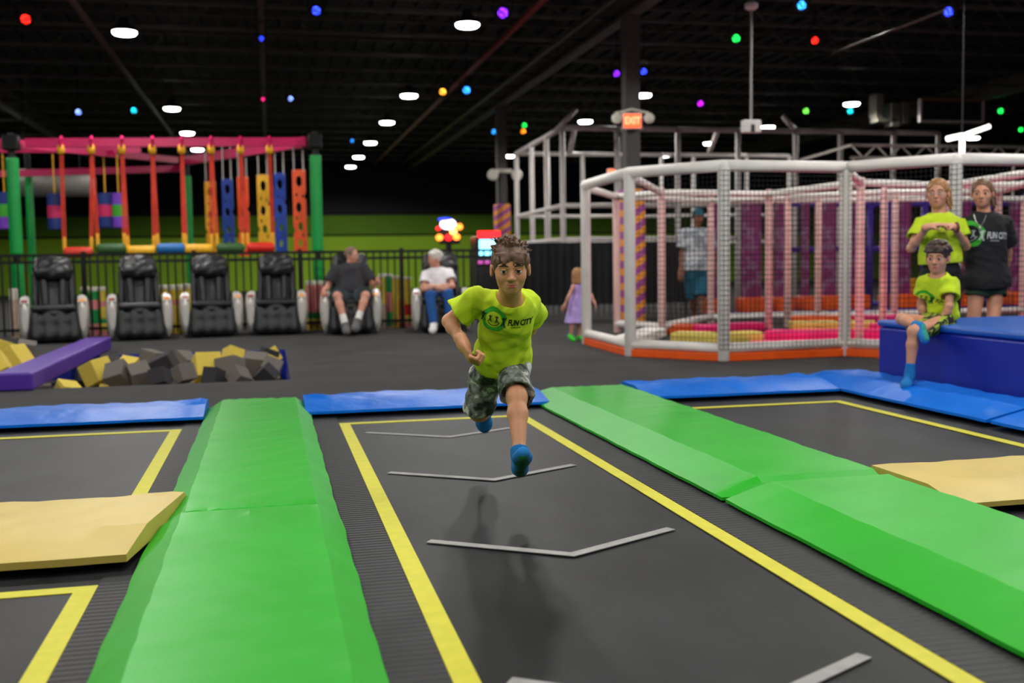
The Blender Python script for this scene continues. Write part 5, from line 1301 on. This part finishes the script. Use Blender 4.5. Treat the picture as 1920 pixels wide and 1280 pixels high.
def onto(p):
    d = nrm(p-CAM); h_ = tree.ray_cast(Vector(CAM-off), Vector(d)); return (np.array(h_[0])+off-d*.006) if h_[0] is not None else p
pth = [onto(p) for p in pth]; nk = wpart(MB().tube(pth, .0035, 5), 'necklace', mat('silver_chain', rgb(200, 196, 190), 0.3, 0.8), F.root)
wpart(MB().lathe([(.003, -.03), (.011, -.02), (.011, 0), (.004, .012)], 10, pth[2]-CU*.01), 'pendant', MATS['silver_chain'], nk, smooth=True)

# ---- little girl in lavender dress
TY = W(1080, 640)[1]
gd = lambda px, py, o=0.0: AY(px, py, TY+o)
J = dict(pel=gd(1082, 572), neck=gd(1082, 532), shl=gd(1075, 537, -.05), shr=gd(1088, 538, .05), ell=gd(1066, 556, -.08), elr=gd(1108, 552, .06), wrl=gd(1059, 572, -.06), wrr=gd(1114, 566, .02),
         hil=gd(1078, 578, -.03), hir=gd(1086, 578, .03), knl=gd(1074, 604, -.03), knr=gd(1086, 606, .03), anl=gd(1070, 628, -.03), anr=gd(1087, 630, .03), tol=gd(1075, 637, -.07), tor=gd(1096, 637, .0),
         head=gd(1085, 515), face=nrm(CR*.9+CF*.2), up=CU, hh=.165)
F = Fig(J, .50, .0075)
F.body('little blond girl in a lavender dress walking behind the cage corner', skin_c if False else skin_d, None)
F.face_parts(F.root, None, False); F.hair(hair_blond, 'long', 4, .007)
lav = mat('lavender_cloth', rgb(176, 150, 214), 0.8, var=0.08)
lo, hi = bounds([J['neck'], J['pel'], gd(1080, 606)], .26); S_ = Soft(lo, hi, .0075)
S_.cap(J['neck']-CU*.05, gd(1082, 566), .07, .085, k=.03); S_.cap(gd(1082, 560), gd(1080, 607), .085, .145, k=.03, flat=True); S_.wrinkle(.012, 40, 3); S_.cut(gd(1080, 605), (0, 0, -1)); S_.build('dress', lav, F.root)
for q in 'lr': F.sock(q, mat('lime_shoe', rgb(60, 214, 50), 0.5), .05, .012, name='shoe')

# ---- man walking behind the cage
mp = D(1308, 490, 17.0); MYm = mp[1]
gd = lambda px, py, o=0.0: AY(px, py, MYm+o)
zf = lambda px, z, o=0.0: V(gd(px, 500, o)[0], MYm+o, z)
J = dict(pel=gd(1305, 505), neck=gd(1306, 430), shl=gd(1284, 437), shr=gd(1329, 437), ell=gd(1279, 475, .03), elr=gd(1336, 475, .03), wrl=gd(1277, 505, -.06), wrr=gd(1340, 503, -.02),
         hil=gd(1296, 515), hir=gd(1315, 515), knl=gd(1300, 560, .12), knr=gd(1316, 560, -.10), anl=zf(1302, .10, .3), anr=zf(1317, .08, -.12), tol=zf(1301, .05, .12), tor=zf(1318, .03, -.30),
         head=gd(1309, 407), face=nrm(nrm(CAM-gd(1309, 405))+CR*.15), up=CU, hh=.25)
F = Fig(J, 1.06, .010)
F.body('man in a cap, grey shirt and teal shorts walking behind the cage', skin_c, None)
F.face_parts(F.root, None); F.hair(mat('dark_hair', rgb(24, 20, 18), 0.6), 'crop', 1, .009)
tie = m_ramp_noise('grey_tie_dye', [(0.0, rgb(110, 122, 134)), (0.48, rgb(150, 160, 170)), (0.56, rgb(196, 202, 206)), (1.0, rgb(214, 216, 216))], 9, 0.85, 4)
F.shorts(mat('teal_cloth', rgb(10, 96, 122), 0.8), (.9, .9), .03, (.09, .095), .12)
F.tshirt(tie, .03, .7, (.07, .09), -.02, 1.05, (.01, 16), seed=3)
S_ = Soft(J['head']-.25, J['head']+.25, .009); S_.ell(F.hd(0, -.05, .22), np.array((.38, .46, .34))*.25, F.HR, k=.0); S_.cut(F.hd(0, 0, .18), -F.up); S_.cap(F.hd(-.15, .35, .2), F.hd(.15, .35, .2), .07*.25, k=.02); S_.cap(F.hd(-.1, .55, .17), F.hd(.1, .55, .17), .06*.25, k=.02); S_.build('cap', mat('cap_cloth', rgb(24, 34, 44), 0.8, col2=rgb(20, 130, 150), nscale=6), F.root)

# ---- man in massage chair
cp = chair_pos[4]; fd = nrm(V(-cp[0], -cp[1], 0)); rt = np.cross(fd, V(0, 0, 1)); rt = -rt if np.dot(rt, CR) < 0 else rt
cv = lambda x, y, z: V(cp[0], cp[1], 0)+rt*x-fd*y+V(0, 0, z)      # chair space: x right, y back, z up
J = dict(pel=cv(0, .0, .52), neck=cv(.0, .14, .99), shl=cv(-.19, .10, .93), shr=cv(.19, .10, .93), ell=cv(-.33, .04, .68), elr=cv(.33, .04, .68), wrl=cv(-.37, -.2, .64), wrr=cv(.38, -.16, .74),
         hil=cv(-.10, .0, .50), hir=cv(.10, .0, .50), knl=cv(-.19, -.44, .56), knr=cv(.21, -.44, .56), anl=cv(-.09, -.58, .17), anr=cv(.09, -.60, .22), tol=cv(-.06, -.74, .06), tor=cv(.05, -.76, .10),
         head=cv(.03, .13, 1.13), face=nrm(fd*.55+rt*.8+V(0, 0, -.05)), up=V(0, 0, 1), hh=.235)
F = Fig(J, 1.05, .010, 1.16)
F.body('heavy man in dark shirt and shorts reclining in the fifth massage chair', skin_d, None)
F.face_parts(F.root, None); F.hair(hair_grey, 'crop', 2, .009)
F.shorts(mat('slate_shorts', rgb(58, 68, 74), 0.85), (.86, .86), .02, (.10, .105), .14)
F.tshirt(mat('charcoal_shirt', rgb(42, 40, 46), 0.85), .02, .75, (.075, .09), .04, 1.02, (.008, 16), seed=2)
for q in 'lr':
    F.sock(q, mat('white_sock', rgb(232, 230, 226), 0.9), .32, .008); F.sock(q, mat('grey_shoe', rgb(90, 88, 88), 0.6), .02, .018, name='shoe')
# ---- white-haired woman in massage chair
cp = chair_pos[5]; fd = nrm(V(-cp[0], -cp[1], 0)); rt = np.cross(fd, V(0, 0, 1)); rt = -rt if np.dot(rt, CR) < 0 else rt
cv = lambda x, y, z: V(cp[0], cp[1], 0)+rt*x-fd*y+V(0, 0, z)
J = dict(pel=cv(-.02, -.04, .50), neck=cv(-.06, .02, .92), shl=cv(-.21, .0, .84), shr=cv(.11, .02, .86), ell=cv(-.26, -.14, .62), elr=cv(.17, -.16, .66), wrl=cv(-.04, -.30, .64), wrr=cv(-.12, -.30, .66),
         hil=cv(-.10, -.02, .49), hir=cv(.07, -.02, .49), knl=cv(-.16, -.46, .54), knr=cv(.10, -.46, .56), anl=cv(-.12, -.60, .16), anr=cv(.12, -.60, .16), tol=cv(-.13, -.76, .05), tor=cv(.12, -.76, .05),
         head=cv(-.09, .0, 1.06), face=nrm(fd*.35-rt*.9+V(0, 0, -.1)), up=V(0, 0, 1), hh=.23)
F = Fig(J, .98, .010, 1.06)
F.body('white-haired woman in white shirt and blue trousers sitting in the rightmost massage chair', skin_d, None)
F.face_parts(F.root, None); F.hair(hair_white, 'bob', 6, .009)
F.shorts(mat('blue_trousers', rgb(14, 74, 140), 0.85), (1.0, 1.0), .014, (.085, .066), .1, bore=False, name='trousers')
lo, hi = bounds([J['knl'], J['knr'], J['anl'], J['anr']], .14); S_ = Soft(lo, hi, .010)
for q in 'lr': S_.cap(J['kn'+q], J['an'+q], .075, .062, k=.0)
S_.build('trouser_leg', MATS['blue_trousers'], F.root)
F.tshirt(mat('white_shirt', rgb(226, 222, 226), 0.85), .016, .6, (.068, .08), .05, 1.02, (.007, 18), seed=5)
for q in 'lr': F.sock(q, mat('white_shoe', rgb(214, 214, 216), 0.6), .08, .016, name='shoe')
